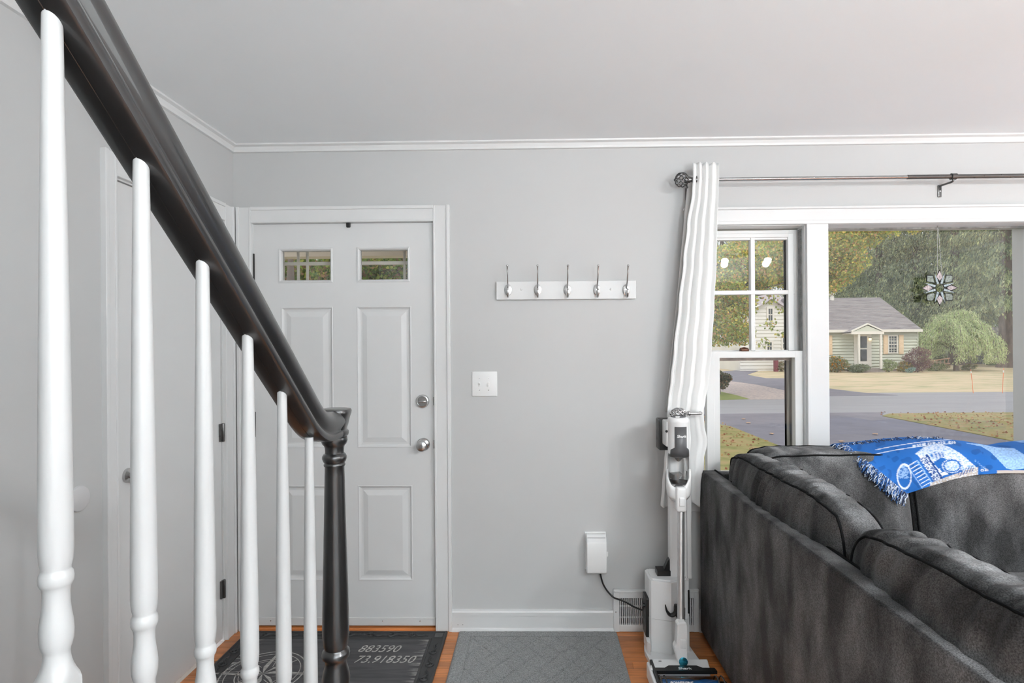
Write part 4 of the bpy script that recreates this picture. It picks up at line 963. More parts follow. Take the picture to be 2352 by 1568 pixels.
def cushion(name, x0, x1, y0, y1, z0, z1, axis, p=6.0, bulge=0.03, seed=0, lean=0.0, n=36, wr=0.0045, seam_at=0.86, sag=0.0):
    c = Vector(((x0+x1)/2, (y0+y1)/2, (z0+z1)/2)); h = Vector(((x1-x0)/2, (y1-y0)/2, (z1-z0)/2))
    ax = {'x': 0, 'y': 1, 'z': 2}[axis]
    def mapf(a, b, d):
        v = [a, b, d]; nr = (abs(a)**p + abs(b)**p + abs(d)**p) ** (1/p); w = [q/nr for q in v]
        P = [c[i] + h[i]*w[i] for i in range(3)]
        o1, o2 = [i for i in range(3) if i != ax]
        P[ax] += bulge * w[ax] * max(0, 1 - w[o1]**2) * max(0, 1 - w[o2]**4)
        if lean and ax != 2: P[ax] += lean * (1 - w[2]) * 0.5 * (1 if lean > 0 else 1) * (w[ax]*0.5 + 0.5 if lean > 0 else 0.5 - w[ax]*0.5)
        long_ = 1 - ax if ax < 2 else 0
        q = Vector((P[0]*7 + seed, P[1]*7, P[2]*7)); nz = noise.noise(q)
        P[2] += 0.007*nz * (1 if w[2] > 0 else 0) - sag * (1 - w[long_]**2) * max(0, w[2])
        P[ax] += 0.005*noise.noise(q*0.7 + Vector((9, 3, 1)))
        if wr and ax != 2:
            t = P[long_]*88 + 2.6*noise.noise(q*0.8) + 6*noise.noise(q*0.25)
            msk = max(0.0, noise.noise(Vector((P[long_]*4 + seed*3, 0, 1.7))) + 0.42) * (0.35 + 0.65*max(0, w[2]))
            P[ax] += wr*math.sin(t)*msk*(1 if w[ax] > 0 else -1)*0.9; P[2] += wr*0.35*math.sin(t + 0.5)*msk*max(0, w[2])
        return Vector(P)
    mb = MB()
    for k in range(3):
        for s in (-1, 1):
            def fn(u, v_, k=k, s=s):
                q = [0, 0, 0]; q[k] = s; o = [i for i in range(3) if i != k]; q[o[0]] = 2*u-1; q[o[1]] = 2*v_-1; return mapf(*q)
            o_ = [i for i in range(3) if i != k]; res = [14 if i == ax else (40 if i == 2 else 96) for i in range(3)]
            if ax == 2: res = [40, 40, 12]
            mb.grid(fn, res[o_[0]], res[o_[1]])
    me_o = mb.build(name, VELVET, sofa, 180)
    b = bmesh.new(); b.from_mesh(me_o.data); bmesh.ops.remove_doubles(b, verts=list(b.verts), dist=0.0006); bmesh.ops.recalc_face_normals(b, faces=list(b.faces)); b.to_mesh(me_o.data); b.free()
    for s in (-1, 1):
        pts = []; N = 44
        for e in range(4):
            for i in range(N):
                t = -1 + 2*i/N; q2 = [(t, 1), (1, -t), (-t, -1), (-1, t)][e]
                q = [0, 0, 0]; o = [i_ for i_ in range(3) if i_ != ax]; q[ax] = s*seam_at; q[o[0]], q[o[1]] = q2
                pp = mapf(*q); d = (pp - c); d[ax] *= 0.3; pts.append(pp + d.normalized()*0.0042)
        MB().tube(pts, 0.0038, 7, closed=True).build('piping', PIPING, me_o, 180)
    return me_o
cushion('back_cushion', SX + 0.070, SX + 0.205, 1.56, 2.61, 0.42, 0.968, 'x', 4.4, 0.030, 1, lean=0.10, wr=0.010)
cushion('back_cushion', SX + 0.066, SX + 0.205, 0.48, 1.610, 0.42, 0.956, 'x', 4.6, 0.036, 5, lean=0.10, wr=0.0095)
cushion('back_cushion', 0.955, 1.575, 2.375, 2.625, 0.42, 0.965, 'y', 7, 0.045, 9, lean=-0.10, wr=0.005)
cushion('back_cushion', 1.577, 2.40, 2.380, 2.630, 0.42, 0.960, 'y', 7, 0.055, 13, lean=-0.10, wr=0.004)
cushion('back_cushion', 2.405, 3.28, 2.380, 2.630, 0.42, 0.960, 'y', 7, 0.055, 17, lean=-0.10, wr=0.004)
cushion('seat_cushion', 1.02, 1.74, 0.42, 1.82, 0.29, 0.50, 'z', 8, 0.02, 21, wr=0, n=20)
cushion('seat_cushion', 1.04, 2.42, 1.80, 2.36, 0.29, 0.505, 'z', 8, 0.02, 23, wr=0, n=20)
cushion('seat_cushion', 2.44, 3.32, 1.80, 2.36, 0.29, 0.505, 'z', 8, 0.02, 25, wr=0, n=20)

# ------------------------------------------------------------------ throw blanket
def lerp_poly(pl, s):
    xs = [i/(len(pl)-1) for i in range(len(pl))]
    for i in range(len(pl)-1):
        if s <= xs[i+1] + 1e-9:
            t = (s-xs[i])/(xs[i+1]-xs[i]); t2 = t
            return tuple(pl[i][k] + (pl[i+1][k]-pl[i][k])*t2 for k in range(2))
    return pl[-1]
def smooth_poly(pl, m=60):
    ps = smooth_path([(a, b, 0) for a, b in pl], 12); return [(q.x, q.y) for q in ps]
SIL = smooth_poly([(1946, 1026), (2000, 1021), (2060, 1014), (2130, 1010), (2200, 1013), (2262, 1023), (2305, 1030), (2352, 1023), (2430, 1016), (2520, 1018), (2620, 1022)])
HEM = smooth_poly([(2078, 1134), (2108, 1125), (2150, 1112), (2200, 1098), (2250, 1090), (2300, 1087), (2352, 1087), (2420, 1088), (2520, 1090), (2580, 1092), (2640, 1095)])
NBU, NBV = 260, 110
def inpoly(x, y, pl):
    r = False; j = len(pl)-1
    for i in range(len(pl)):
        if (pl[i][1] > y) != (pl[j][1] > y) and x < (pl[j][0]-pl[i][0])*(y-pl[i][1])/(pl[j][1]-pl[i][1]) + pl[i][0]: r = not r
        j = i
    return r
K = lambda pts: [(1880 + a/4.9, 980 + b/4.9) for a, b in pts]
dome = K([(1090, 310), (1180, 240), (1330, 195), (1460, 230), (1600, 310), (1775, 460), (1700, 490), (1610, 500), (1560, 430), (1430, 365), (1380, 350), (1290, 400), (1200, 420)])
sqs = [K(q) for q in ([(1255, 445), (1310, 432), (1330, 462), (1275, 478)], [(1298, 485), (1360, 470), (1388, 505), (1330, 522)], [(1345, 525), (1425, 505), (1455, 535), (1375, 552)],
                     [(1120, 330), (1165, 318), (1180, 345), (1135, 352)], [(1150, 365), (1195, 352), (1212, 378), (1165, 388)], [(1190, 398), (1235, 385), (1262, 408), (1215, 420)])]
pale = K([(1640, 190), (1830, 230), (1930, 290), (2060, 420), (2105, 470), (2180, 490), (2330, 470), (2330, 330), (2200, 250), (2100, 245), (2000, 240), (1800, 200)])
def bcol(px, py):
    a, b = (px-1880)*4.9, (py-980)*4.9
    base = (0.018, 0.125, 0.42); dark = (0.010, 0.055, 0.22); white = (0.62, 0.68, 0.78); pal = (0.26, 0.42, 0.70); beige = (0.45, 0.40, 0.36)
    n1 = noise.noise(Vector((a*0.012, b*0.012, 0))); n2 = noise.noise(Vector((a*0.06, b*0.06, 3)))
    col = base if n1 > -0.25 else tuple(q*0.75 for q in base)
    if a > 2330: 
        if noise.noise(Vector((a*0.01, b*0.02, 7))) > 0.1: col = pal
        return col
    if inpoly(px, py, pale): col = tuple(pal[i]*(1.1 + 0.5*n2) for i in range(3))
    # long border lines
    for off in (0, 26):
        if abs(b - (240 + off*1.8 - 0.13*(a-700) + 0.0001*(a-1100)**2)) < 4 and 640 < a < 1500: col = white
    if abs(b - (185 + 0.00022*(a-1500)**2)) < 14 and 1060 < a < 1540 and math.sin(a*0.16 + 2*math.sin(a*0.05)) > -0.1: col = white
    if inpoly(px, py, dome): col = white if n2 > -0.12 else pal
    if ((a-1340)/78)**2 + ((b-325)/34)**2 < 1: col = white if (int(a/9)+int(b/9)) % 2 else base
    e = ((a-1495)/112)**2 + ((b-440)/80)**2
    if e < 1.0:
        col = base
        if e > 0.74: col = white if math.sin(math.atan2((b-440)/80, (a-1495)/112)*34) > -0.2 else base
        elif e < 0.5: col = white if n2 > -0.05 else pal
    for q in sqs:
        if inpoly(px, py, q): col = (0.78, 0.80, 0.84)
    # columns: slanted band of bars
    s = (a-1000)*0.83 - (b-440)*0.55; t_ = (a-1000)*0.5 + (b-440)*0.86
    if -10 < s < 150 and 0 < t_ < 330:
        if (t_ % 40) < 9 and 10 < s < 110: col = white
        if abs(s-118) < 6 or abs(s+2) < 5: col = pal
    if 150 < s < 235 and 0 < t_ < 330: col = white if (n2 > 0.0) else dark
    if 235 < s < 255 and 0 < t_ < 330: col = dark
    if 255 < s < 262 and -80 < t_ < 300: col = white
    arc = math.hypot((a-960)/1.0, (b-560)/1.7)
    if abs(arc-78) < 7 and a < 1040: col = white
    if arc < 70 and a < 1010 and b < 580 and n2 > -0.1: col = pal
    hem = 640 - (a-1360)*0.36
    if 1250 < a < 1790 and b > hem - 48 + max(0, (a-1700))*0.2: col = beige if n2 > -0.2 else white
    if 1560 < a < 1740 and abs(b - (hem-40)) < 34 and math.sin(a*0.22 + b*0.1) > 0.3: col = dark
    if a > 2000 and b > 492: col = beige
    # woven letters near the right hem
    for (lx, ly, ch) in ((1765, 385, 'C'), (1790, 405, 'I'), (1815, 425, 'L'), (1840, 445, 'L'), (1862, 462, 'O')):
        if abs(a-lx) < 11 and abs(b-ly) < 13:
            u, v = (a-lx)/11, (b-ly)/13
            if (ch in 'CO' and 0.5 < math.hypot(u, v) < 1 and not (ch == 'C' and u > 0.4)) or (ch == 'I' and abs(u) < 0.25) or (ch == 'L' and (u < -0.4 or v > 0.5)): col = pal
    for (lx, ly, ch) in ((1838, 490, 'O'), (1885, 487, 'E')):
        if abs(a-lx) < 17 and abs(b-ly) < 14:
            u, v = (a-lx)/17, (b-ly)/14
            if (ch == 'O' and 0.5 < math.hypot(u, v) < 1) or (ch == 'E' and (u < -0.45 or abs(v) < 0.18 or abs(v) > 0.72)): col = (0.7, 0.7, 0.68)
    return col
LAY = 0.165
def bfn_px(u, t):
    a = lerp_poly(SIL, u); b = lerp_poly(HEM, u); return a[0] + (b[0]-a[0])*t, a[1] + (b[1]-a[1])*t
def blank(u, t):
    if t < 0:                                           # part lying over the back, down behind
        px, py = bfn_px(u, 0); p = at_y(px, py, 2.50); s = -t
        return Vector((p.x, 2.50 + 0.16*min(1, s*1.6), p.z - 0.02*s - 0.10*max(0, s-0.45)))
    px, py = bfn_px(u, t); yy = 2.50 - 0.155*(1-(1-min(1, t/0.55))**2) - 0.05*max(0, t-0.45)
    yy -= 0.006*math.sin(u*38 + t*3) * t + 0.006*noise.noise(Vector((u*14, t*3, 2)))
    return at_y(px, py, yy)
vv = []; cc = []; NB = 22
for j in range(-NB, NBV+1):
    t = j/NBV if j >= 0 else j/NB
    for i in range(NBU+1):
        u = i/NBU; p = blank(u, t); vv.append(tuple(p)); px, py = bfn_px(u, max(t, 0)); cc.append(bcol(px, py + (0 if t >= 0 else 40*t)))
ff = [(j*(NBU+1)+i, j*(NBU+1)+i+1, (j+1)*(NBU+1)+i+1, (j+1)*(NBU+1)+i) for j in range(NBV+NB) for i in range(NBU)]
def colour_attr(me, cols, domain):
    at = me.attributes.new('leaf_colour', 'FLOAT_COLOR', domain)
    arr = np.ones((len(cols), 4), dtype=np.float32); arr[:, :3] = np.asarray(cols, dtype=np.float32); at.data.foreach_set('color', arr.ravel())
BLK = attr_mat('woven_blanket', 0.85, 0.0)
blanket = thing('throw_blanket', 'blue and white woven throw blanket with fringe draped over the sofa back', 'blanket', (2.0, 2.45, 0.95))
me = bpy.data.meshes.new('cloth'); me.from_pydata(vv, [], ff); me.materials.append(BLK); colour_attr(me, cc, 'POINT')
me.polygons.foreach_set('use_smooth', [True]*len(me.polygons))
bo = link('cloth', me, blanket); s = bo.modifiers.new('thickness', 'SOLIDIFY'); s.thickness = 0.004; s.offset = -1
nt = BLK.node_tree; wv = nt.nodes.new('ShaderNodeTexNoise'); wv.inputs['Scale'].default_value = 450; bmp = nt.nodes.new('ShaderNodeBump'); bmp.inputs['Strength'].default_value = 0.25; bmp.inputs['Distance'].default_value = 0.001
tcn = nt.nodes.new('ShaderNodeTexCoord'); nt.links.new(tcn.outputs['Object'], wv.inputs['Vector']); nt.links.new(wv.outputs['Fac'], bmp.inputs['Height']); nt.links.new(bmp.outputs[0], nt.nodes['Principled BSDF'].inputs['Normal'])
fcols = [M('fringe_blue', (0.03, 0.12, 0.36, 1), 0.8, var=(40, 0.3)), M('fringe_pale', (0.50, 0.56, 0.66, 1), 0.8, var=(40, 0.2)), M('fringe_dark', (0.02, 0.03, 0.07, 1), 0.8, var=(40, 0.3))]
fr_ = [MB(), MB(), MB()]; rg = random.Random(3)
for k in range(620):
    t = rg.uniform(-0.25, 1.02); p = blank(0.0, min(t, 1.0)) + Vector((0.004, 0, -0.001))
    ln = rg.uniform(0.03, 0.062); a = rg.uniform(-0.7, 0.7)
    dirv = Vector((-0.75 + rg.uniform(-.3, .3), -0.35 + rg.uniform(-0.35, 0.2), -0.45 + 0.5*rg.random() - 0.5*max(0, t))).normalized()
    side = Vector((rg.uniform(-1, 1), rg.uniform(-1, 1), rg.uniform(-1, 1)))*0.006
    q = p + Vector((0, -0.006, 0.004))
    pts = [q, q + dirv*ln*0.4 + side, q + dirv*ln*0.75 - side, q + dirv*ln + Vector((0, -0.002, -0.006))]
    w = fr_[rg.choice([0, 0, 1, 1, 2])]; w.tube(smooth_path(pts, 3), 0.0017, 5)
for k in range(150):                                    # fringe standing up along the far edge
    u = rg.uniform(0.0, 0.36); p = blank(u, -rg.uniform(0.0, 0.2)) + Vector((0, 0, 0.001))
    pts = [p, p + Vector((rg.uniform(-.006, .006), 0.004, rg.uniform(0.002, 0.007))), p + Vector((rg.uniform(-.016, .016), 0.012, rg.uniform(0.002, 0.012)))]
    fr_[rg.choice([0, 1, 2, 2])].tube(pts, 0.0015, 5)
for w, m_ in zip(fr_, fcols): w.build('fringe', m_, blanket, 180, kind='stuff')

# ------------------------------------------------------------------ rugs
RUG = M('grey_rug_pile', (0.205, 0.21, 0.21, 1), 0.95, sheen=(0.35, 0.5), bump=(420, 0.7, 0.003))
nt = RUG.node_tree; p_ = nt.nodes['Principled BSDF']; tcn = nt.nodes.new('ShaderNodeTexCoord')
n1 = nt.nodes.new('ShaderNodeTexNoise'); n1.inputs['Scale'].default_value = 260; n1.inputs['Detail'].default_value = 6; nt.links.new(tcn.outputs['Object'], n1.inputs['Vector'])
cr_ = nt.nodes.new('ShaderNodeValToRGB'); cr_.color_ramp.elements[0].position = 0.36; cr_.color_ramp.elements[1].position = 0.64
cr_.color_ramp.elements[0].color = (0.115, 0.118, 0.118, 1); cr_.color_ramp.elements[1].color = (0.31, 0.315, 0.315, 1)
nt.links.new(n1.outputs['Fac'], cr_.inputs[0]); nt.links.new(cr_.outputs[0], p_.inputs['Base Color'])
ra, rb_ = -0.392, 0.394; ry0, ry1 = 1.62, 2.782
def rugz(x, y):
    e = min(x-ra, rb_-x, y-ry0, ry1-y); z = 0.013*min(1, (max(e, 0)/0.012))**0.5 + 0.001
    bi = 0.062
    if e > bi:
        u = x/0.105 + y/0.135; v = x/0.105 - y/0.135
        du = abs(u - round(u))*0.083; dv = abs(v - round(v))*0.083; g = min(du, dv)
        z -= 0.005*math.exp(-(g/0.0032)**2)
    z -= 0.005*math.exp(-((e-bi)/0.0032)**2)
    return z + 0.0012*noise.noise(Vector((x*90, y*90, 0)))
def rugf(u, v):
    x = ra + (rb_-ra)*u; y = ry0 + (ry1-ry0)*v; return (x + 0.0015*noise.noise(Vector((0, y*40, 5)))*(1 if u in (0, 1) else 0), y, rugz(x, y))
mb = MB().grid(rugf, 230, 300); mb.box(ra, rb_, ry0, ry1, 0.0005, 0.003)
tag(mb.build('floor_rug', RUG, None, 180), 'grey rug with carved diamond lattice on the floor below the coat rack', 'rug')

ARUG = M('pale_bounce_rug', (0.42, 0.425, 0.43, 1), 0.95, bump=(300, 0.5, 0.002), var=(5, 0.06))  # unseen rug, added to keep the warm floor bounce neutral
tag(MB().bev(-0.15, 0.72, -2.9, 1.40, 0.0005, 0.009, 0.004).bev(0.60, 3.3, -2.9, 0.20, 0.0005, 0.0095, 0.004).build('bounce_rug', ARUG), 'large pale grey rug added out of view for neutral light bounce', 'rug')
MATB = M('black_rubber_border', (0.035, 0.035, 0.036, 1), 0.55, bump=(250, 0.3, 0.001), var=(8, 0.2))
MATP = M('charcoal_mat_print', (0.075, 0.073, 0.077, 1), 0.85, bump=(350, 0.4, 0.0015), var=(14, 0.22), stretch=(0.3, 3, 1))
CREAM = M('cream_print', (0.42, 0.40, 0.38, 1), 0.85, var=(60, 0.25))
mat = thing('doormat', 'black doormat with scrolled border and printed compass before the front door', 'doormat', (-0.95, 2.45, 0))
ma, mb2, my0, my1 = -1.458, -0.448, 2.06, 2.778
BW = 0.076
MB().bev(ma, mb2, my0, my1, 0.0005, 0.009, 0.003).build('base', MATB, mat)
MB().bev(ma + BW, mb2 - BW, my0 + BW, my1 - BW, 0.005, 0.0105, 0.002).build('printed_panel', MATP, mat)
rm = MB()
for (a, b, c, e) in ((ma + 0.002, mb2 - 0.002, my1 - 0.012, my1 - 0.002), (ma + 0.002, mb2 - 0.002, my0 + 0.002, my0 + 0.012), (ma + 0.002, ma + 0.012, my0, my1), (mb2 - 0.012, mb2 - 0.002, my0, my1),
                     (ma + BW - 0.010, mb2 - BW + 0.010, my1 - BW, my1 - BW + 0.010), (ma + BW - 0.010, mb2 - BW + 0.010, my0 + BW - 0.010, my0 + BW), (ma + BW - 0.010, ma + BW, my0 + BW, my1 - BW), (mb2 - BW, mb2 - BW + 0.010, my0 + BW, my1 - BW)):
    rm.bev(a, b, c, e, 0.007, 0.0125, 0.002)
rm.build('border_rim', MATB, mat)
for (cx_, cy_) in ((ma, my0), (ma, my1 - BW), (mb2 - BW, my0), (mb2 - BW, my1 - BW)):
    MB().bev(cx_ + 0.018, cx_ + BW - 0.018, cy_ + 0.018, cy_ + BW - 0.018, 0.007, 0.0125, 0.003).build('corner_square', M('corner_grey', grey(0.09), 0.6, var=(20, .2)) if (cx_, cy_) == (ma, my0) else bpy.data.materials['corner_grey'], mat)
def scroll(L, flip):
    pts = []
    for i in range(26):                                  # spiral into the first eye
        t = i/25; a = math.pi*(0.5 + 2.6*(1-t)) ; r = 0.004 + 0.014*t
        pts.append((0.022 + r*math.cos(a), r*math.sin(a)*flip))
    for i in range(1, 12):
        t = i/11; pts.append((0.022 + (L*0.55)*t, (0.018*(1-t) - 0.016*math.sin(t*math.pi))*flip))
    return pts
def scroll_mesh(L, vertical, flip):
    p2 = scroll(L, flip); m_ = MB(); q = [((b if vertical else a), (a if vertical else b), 0.0105) for a, b in p2]
    m_.tube(q, [0.0026 + 0.0022*min(1, i/20) for i in range(len(q))], 6); m_.tube([(((b*0.5 - 0.012*flip) if vertical else a), (a if vertical else (b*0.5 - 0.012*flip)), 0.010) for a, b in [(L*0.45, 0.02*flip), (L*0.7, 0.03*flip), (L*0.95, 0.012*flip)]], [0.002, 0.0045, 0.0015], 6)
    return m_
LS = 0.105
protos = {}
def place_scroll(vertical, flip, x, y):
    k = (vertical, flip)
    if k not in protos:
        o = scroll_mesh(LS, vertical, flip).build('scroll', MATB, None, 60); protos[k] = o.data
        o.location = (x, y, 0); attach(o, mat)
    else:
        o = link('scroll', protos[k]); o.location = (x, y, 0); attach(o, mat)
for k in range(8):
    x = ma + BW + 0.01 + k*LS
    if x + LS < mb2 - BW + 0.03:
        for yy_ in (my1 - BW/2, my0 + BW/2): place_scroll(False, 1 if k % 2 else -1, x, yy_)
for k in range(5):
    y = my0 + BW + 0.01 + k*LS
    for xx_ in (ma + BW/2, mb2 - BW/2): place_scroll(True, 1 if k % 2 else -1, xx_, y)
PZ = 0.0106
def flat_ring(cx_, cy_, r0, r1, n=64):
    m_ = MB(); v = []
    for i in range(n):
        a = 2*math.pi*i/n; v += [(cx_ + r0*math.cos(a), cy_ + r0*math.sin(a), PZ), (cx_ + r1*math.cos(a), cy_ + r1*math.sin(a), PZ)]
    return m_.add(v, [(2*i, 2*i+1, (2*i+3) % (2*n), (2*i+2) % (2*n)) for i in range(n)])
ccx, ccy = -1.20, 2.41
cp_ = MB()
for (r0, r1) in ((0.172, 0.178), (0.152, 0.156), (0.108, 0.113), (0.094, 0.097)):
    q = flat_ring(ccx, ccy, r0, r1); cp_.add(q.v, q.f)
for k in range(8):
    a = math.pi*k/4; ln = 0.23 if k % 2 == 0 else 0.155; w = 0.02 if k % 2 == 0 else 0.013
    d = Vector((math.cos(a), math.sin(a), 0)); nrm = Vector((-d.y, d.x, 0)); c = Vector((ccx, ccy, PZ))
    cp_.add([c, c + d*0.05 + nrm*w, c + d*ln], [(0, 1, 2)])
    for s in (-1, 1):
        a1, b1 = c + d*0.05 + nrm*w*s, c + d*ln; e = (b1-a1).normalized(); o_ = Vector((-e.y, e.x, 0))*0.0015
        cp_.add([a1 - o_, a1 + o_, b1 + o_, b1 - o_], [(0, 1, 2, 3)])
cp_.xform(Matrix.Translation((0, 0, 0.0006))).build('compass_print', CREAM, mat)
rgx = random.Random(5); wr_ = MB()
for k in range(70):                                       # worn streaks of the print along the panel edges
    y = rgx.uniform(my0 + BW + 0.02, my1 - BW - 0.01); ln = rgx.uniform(0.01, 0.06); x = mb2 - BW - 0.003
    wr_.add([(x, y, PZ + 0.0003), (x - ln, y + 0.001, PZ + 0.0003), (x, y + 0.003, PZ + 0.0003)], [(0, 1, 2)])
    x = ma + BW + 0.003; wr_.add([(x, y, PZ + 0.0003), (x + ln, y + 0.001, PZ + 0.0003), (x, y + 0.003, PZ + 0.0003)], [(0, 1, 2)])
wr_.build('worn_print', CREAM, mat, kind='stuff')
for body, px, py, s in (('883590', 914, 1497, 0.083), ('73.918350', 948, 1522, 0.083)):
    p = at_z(px, py, PZ)
    put_text(body, s, (p.x, p.y, PZ + 0.0006), (0, 0, 1), (0, 1, 0), mat, CREAM, 0.32, 0.78, 'RIGHT', 0.0002, name='coordinate_lettering')

# ------------------------------------------------------------------ star sun catcher in the window
YS = D + 0.055; c0 = at_y(2158, 661, YS); SR = 40*YS/FOC
star = thing('star_suncatcher', 'leaded glass star sun catcher hanging in the picture window', 'sun catcher', tuple(c0))
LEAD = M('lead_came', grey(0.008), 0.5, 0.3, rvar=(80, 0.4, 0.6))
G1 = M('pink_bevel_glass', (0.42, 0.36, 0.36, 1), 0.12, var=(160, 0.35), bump=(200, 0.4, 0.001)); G2 = M('grey_bevel_glass', (0.22, 0.25, 0.225, 1), 0.1, var=(120, 0.3), bump=(200, 0.4, 0.001)); G3 = M('pale_blue_bevel_glass', (0.34, 0.40, 0.42, 1), 0.12, var=(160, 0.3), bump=(300, 0.5, 0.001))
def pane(poly, m_, nm):
    q = [(c0.x + a*SR, c0.z + b*SR) for a, b in poly]
    o = MB().prism(q, 'y', YS - 0.0015, YS + 0.0015).build(nm, m_, star)
    MB().tube([(a, YS, b) for a, b in q], 0.0032, 6, closed=True).build('came', LEAD, o, 60)
P_ = lambda r, deg: (r*math.cos(math.radians(deg)), r*math.sin(math.radians(deg)))
for k in range(8):
    a = 90 + 45*k
    if k % 2 == 0: pane([P_(0.37, a), P_(0.66, a + 15), P_(1.0, a), P_(0.66, a - 15)], G1, 'diamond_pane')
    else: pane([P_(0.40, a), P_(0.80, a + 18), P_(1.0, a), P_(0.80, a - 18)], G2, 'diamond_pane')
    b = a + 22.5
    pane([P_(0.26, b + 20), P_(0.93, b + (4 if k % 2 else -4)), P_(0.26, b - 20)], G3, 'shard_pane')
top = Vector((at_y(2153, 519, YS).x, YS, WZ1 - 0.010))
MB().tube([top, (c0.x - 0.009, YS, c0.z + 0.075)], 0.0007, 5).tube([top + Vector((0.004, 0, 0)), (c0.x + 0.012, YS, c0.z + 0.072)], 0.0007, 5).build('cord', M('clear_cord', grey(0.55), 0.4, var=(30, .1)), star)
MB().tube([top + Vector((0, 0, 0.014)), top + Vector((0, 0, -0.004)), top + Vector((0.004, 0, -0.008))], 0.0016, 6).build('hook', DARKMET, star)
# ------------------------------------------------------------------ outdoors
def gz_(y):
    if y < 24: return -0.5
    return -0.5 + 0.27*min(1.0, (y-24)/10.0) + 0.004*max(0, y-34)
def at_g(px, py):
    z = -0.5
    for _ in range(12):
        p = at_z(px, py, z); z = gz_(p.y)
    return Vector((p.x, p.y, z))
def ramp_mat(name, cols, scale, rough=0.9, stretch=None, detail=8, bump=None):
    m = bpy.data.materials.new(name); m.use_nodes = True; nt = m.node_tree; n = nt.nodes; L = nt.links.new; p = n['Principled BSDF']
    tc = n.new('ShaderNodeTexCoord'); mp = n.new('ShaderNodeMapping'); L(tc.outputs['Object'], mp.inputs[0])
    if stretch: mp.inputs['Scale'].default_value = stretch
    t = n.new('ShaderNodeTexNoise'); t.inputs['Scale'].default_value = scale; t.inputs['Detail'].default_value = detail; t.inputs['Roughness'].default_value = 0.65; L(mp.outputs[0], t.inputs['Vector'])
    r = n.new('ShaderNodeValToRGB'); L(t.outputs['Fac'], r.inputs[0]); cr = r.color_ramp
    while len(cr.elements) < len(cols): cr.elements.new(0.5)
    for i, c in enumerate(cols): cr.elements[i].position = 0.3 + 0.4*i/(len(cols)-1); cr.elements[i].color = c
    L(r.outputs[0], p.inputs['Base Color']); p.inputs['Roughness'].default_value = rough; p.inputs['Specular IOR Level'].default_value = 0.2
    if bump:
        b = n.new('ShaderNodeBump'); b.inputs['Strength'].default_value = bump; b.inputs['Distance'].default_value = 0.02; L(t.outputs['Fac'], b.inputs['Height']); L(b.outputs[0], p.inputs['Normal'])
    return m
LAWN = ramp_mat('dry_lawn', [rgb(154, 156, 118), rgb(198, 182, 150), rgb(214, 190, 164)], 1.1, stretch=(0.6, 2.2, 1), bump=0.3)
FLAWN = ramp_mat('front_lawn', [rgb(120, 122, 74), rgb(150, 142, 96), rgb(170, 142, 108)], 3.0, stretch=(0.8, 1.2, 1), bump=0.4)
ROADM = ramp_mat('grey_asphalt_road', [rgb(148, 148, 152), rgb(160, 160, 164)], 1.0, stretch=(0.3, 2, 1))
DRIVE = ramp_mat('dark_asphalt_drive', [rgb(120, 118, 126), rgb(134, 132, 140)], 1.5, stretch=(1, 1, 1))
GRAVEL = ramp_mat('pink_gravel', [rgb(140, 130, 132), rgb(178, 166, 162), rgb(196, 176, 162)], 9.0)
g = MB()
ys = [2.98, 6, 10, 16, 24, 27, 30, 34, 60, 110]
v = [(x, y, gz_(y)) for y in ys for x in (-70, 110)]; v = v + [(a, b, c - 0.4) for a, b, c in v]
nn = len(ys)*2
f = [(2*i, 2*i+1, 2*i+3, 2*i+2) for i in range(len(ys)-1)] + [(nn+2*i, nn+2*i+2, nn+2*i+3, nn+2*i+1) for i in range(len(ys)-1)]
S(g.add(v, f).build('ground', LAWN), 'dry tan and green lawn across the street', 'lawn')
def patch(name, pts, m_, label, cat, lift=0.012):
    n = len(pts); top = [(p[0], p[1], gz_(p[1]) + lift) for p in pts]; bot = [(a, b, c - 0.3) for a, b, c in top]
    # fan triangulation done by a face, sloped ground handled by triangulating
    mb = MB().add(top + bot, [tuple(range(n))] + [(i, (i+1) % n, n+(i+1) % n, n+i) for i in range(n)])
    o = mb.build(name, m_); b = bmesh.new(); b.from_mesh(o.data); bmesh.ops.triangulate(b, faces=[fc for fc in b.faces if len(fc.verts) > 4]); b.to_mesh(o.data); b.free()
    return S(o, label, cat)
XA, XB = 4.65, 9.5
patch('front_lawn_left', [(-40, 2.98), (XA, 2.98), (XA, 13.4), (XA - 0.5, 14.6), (XA - 2, 15.4), (-40, 15.6)], FLAWN, 'leaf strewn front lawn on the near side of the driveway', 'lawn', 0.03)
patch('front_lawn_right', [(XB, 2.98), (60, 2.98), (60, 16.2), (12, 15.9), (XB + 0.4, 15.8), (XB - 0.1, 15.3)], FLAWN, 'leaf strewn front lawn between driveway and street', 'lawn', 0.03)
patch('street', [(-60, 15.0), (90, 15.6), (90, 23.6), (-60, 22.6)], ROADM, 'light grey asphalt street crossing in front of the house', 'street', 0.008)
patch('driveway', [(XA - 0.1, 2.98), (XB + 0.1, 2.98), (XB + 0.1, 15.6), (XB + 0.5, 16.2), (XA - 0.6, 16.0), (XA - 0.1, 14.0)], DRIVE, 'dark asphalt driveway leading from the house to the street', 'driveway', 0.014)
nd = [(2062, 908), (1980, 902), (1905, 893), (1850, 880), (1803, 869), (1760, 869), (1716, 861), (1742, 852), (1700, 850), (1650, 854), (1560, 858), (1560, 863), (1655, 863), (1683, 876), (1740, 884), (1803, 897), (1850, 906), (1900, 910)]
patch('neighbour_driveway', [tuple(at_g(a, b)) for a, b in nd], DRIVE, 'curving asphalt driveway across the street', 'driveway', 0.02)
gp = [(1655, 873), (1683, 876), (1740, 884), (1803, 897), (1850, 906), (1900, 911), (1880, 917), (1720, 918), (1690, 908), (1650, 900)]
patch('gravel_apron', [tuple(at_g(a, b)) for a, b in gp], GRAVEL, 'pale gravel strip beside the far driveway', 'gravel', 0.015)
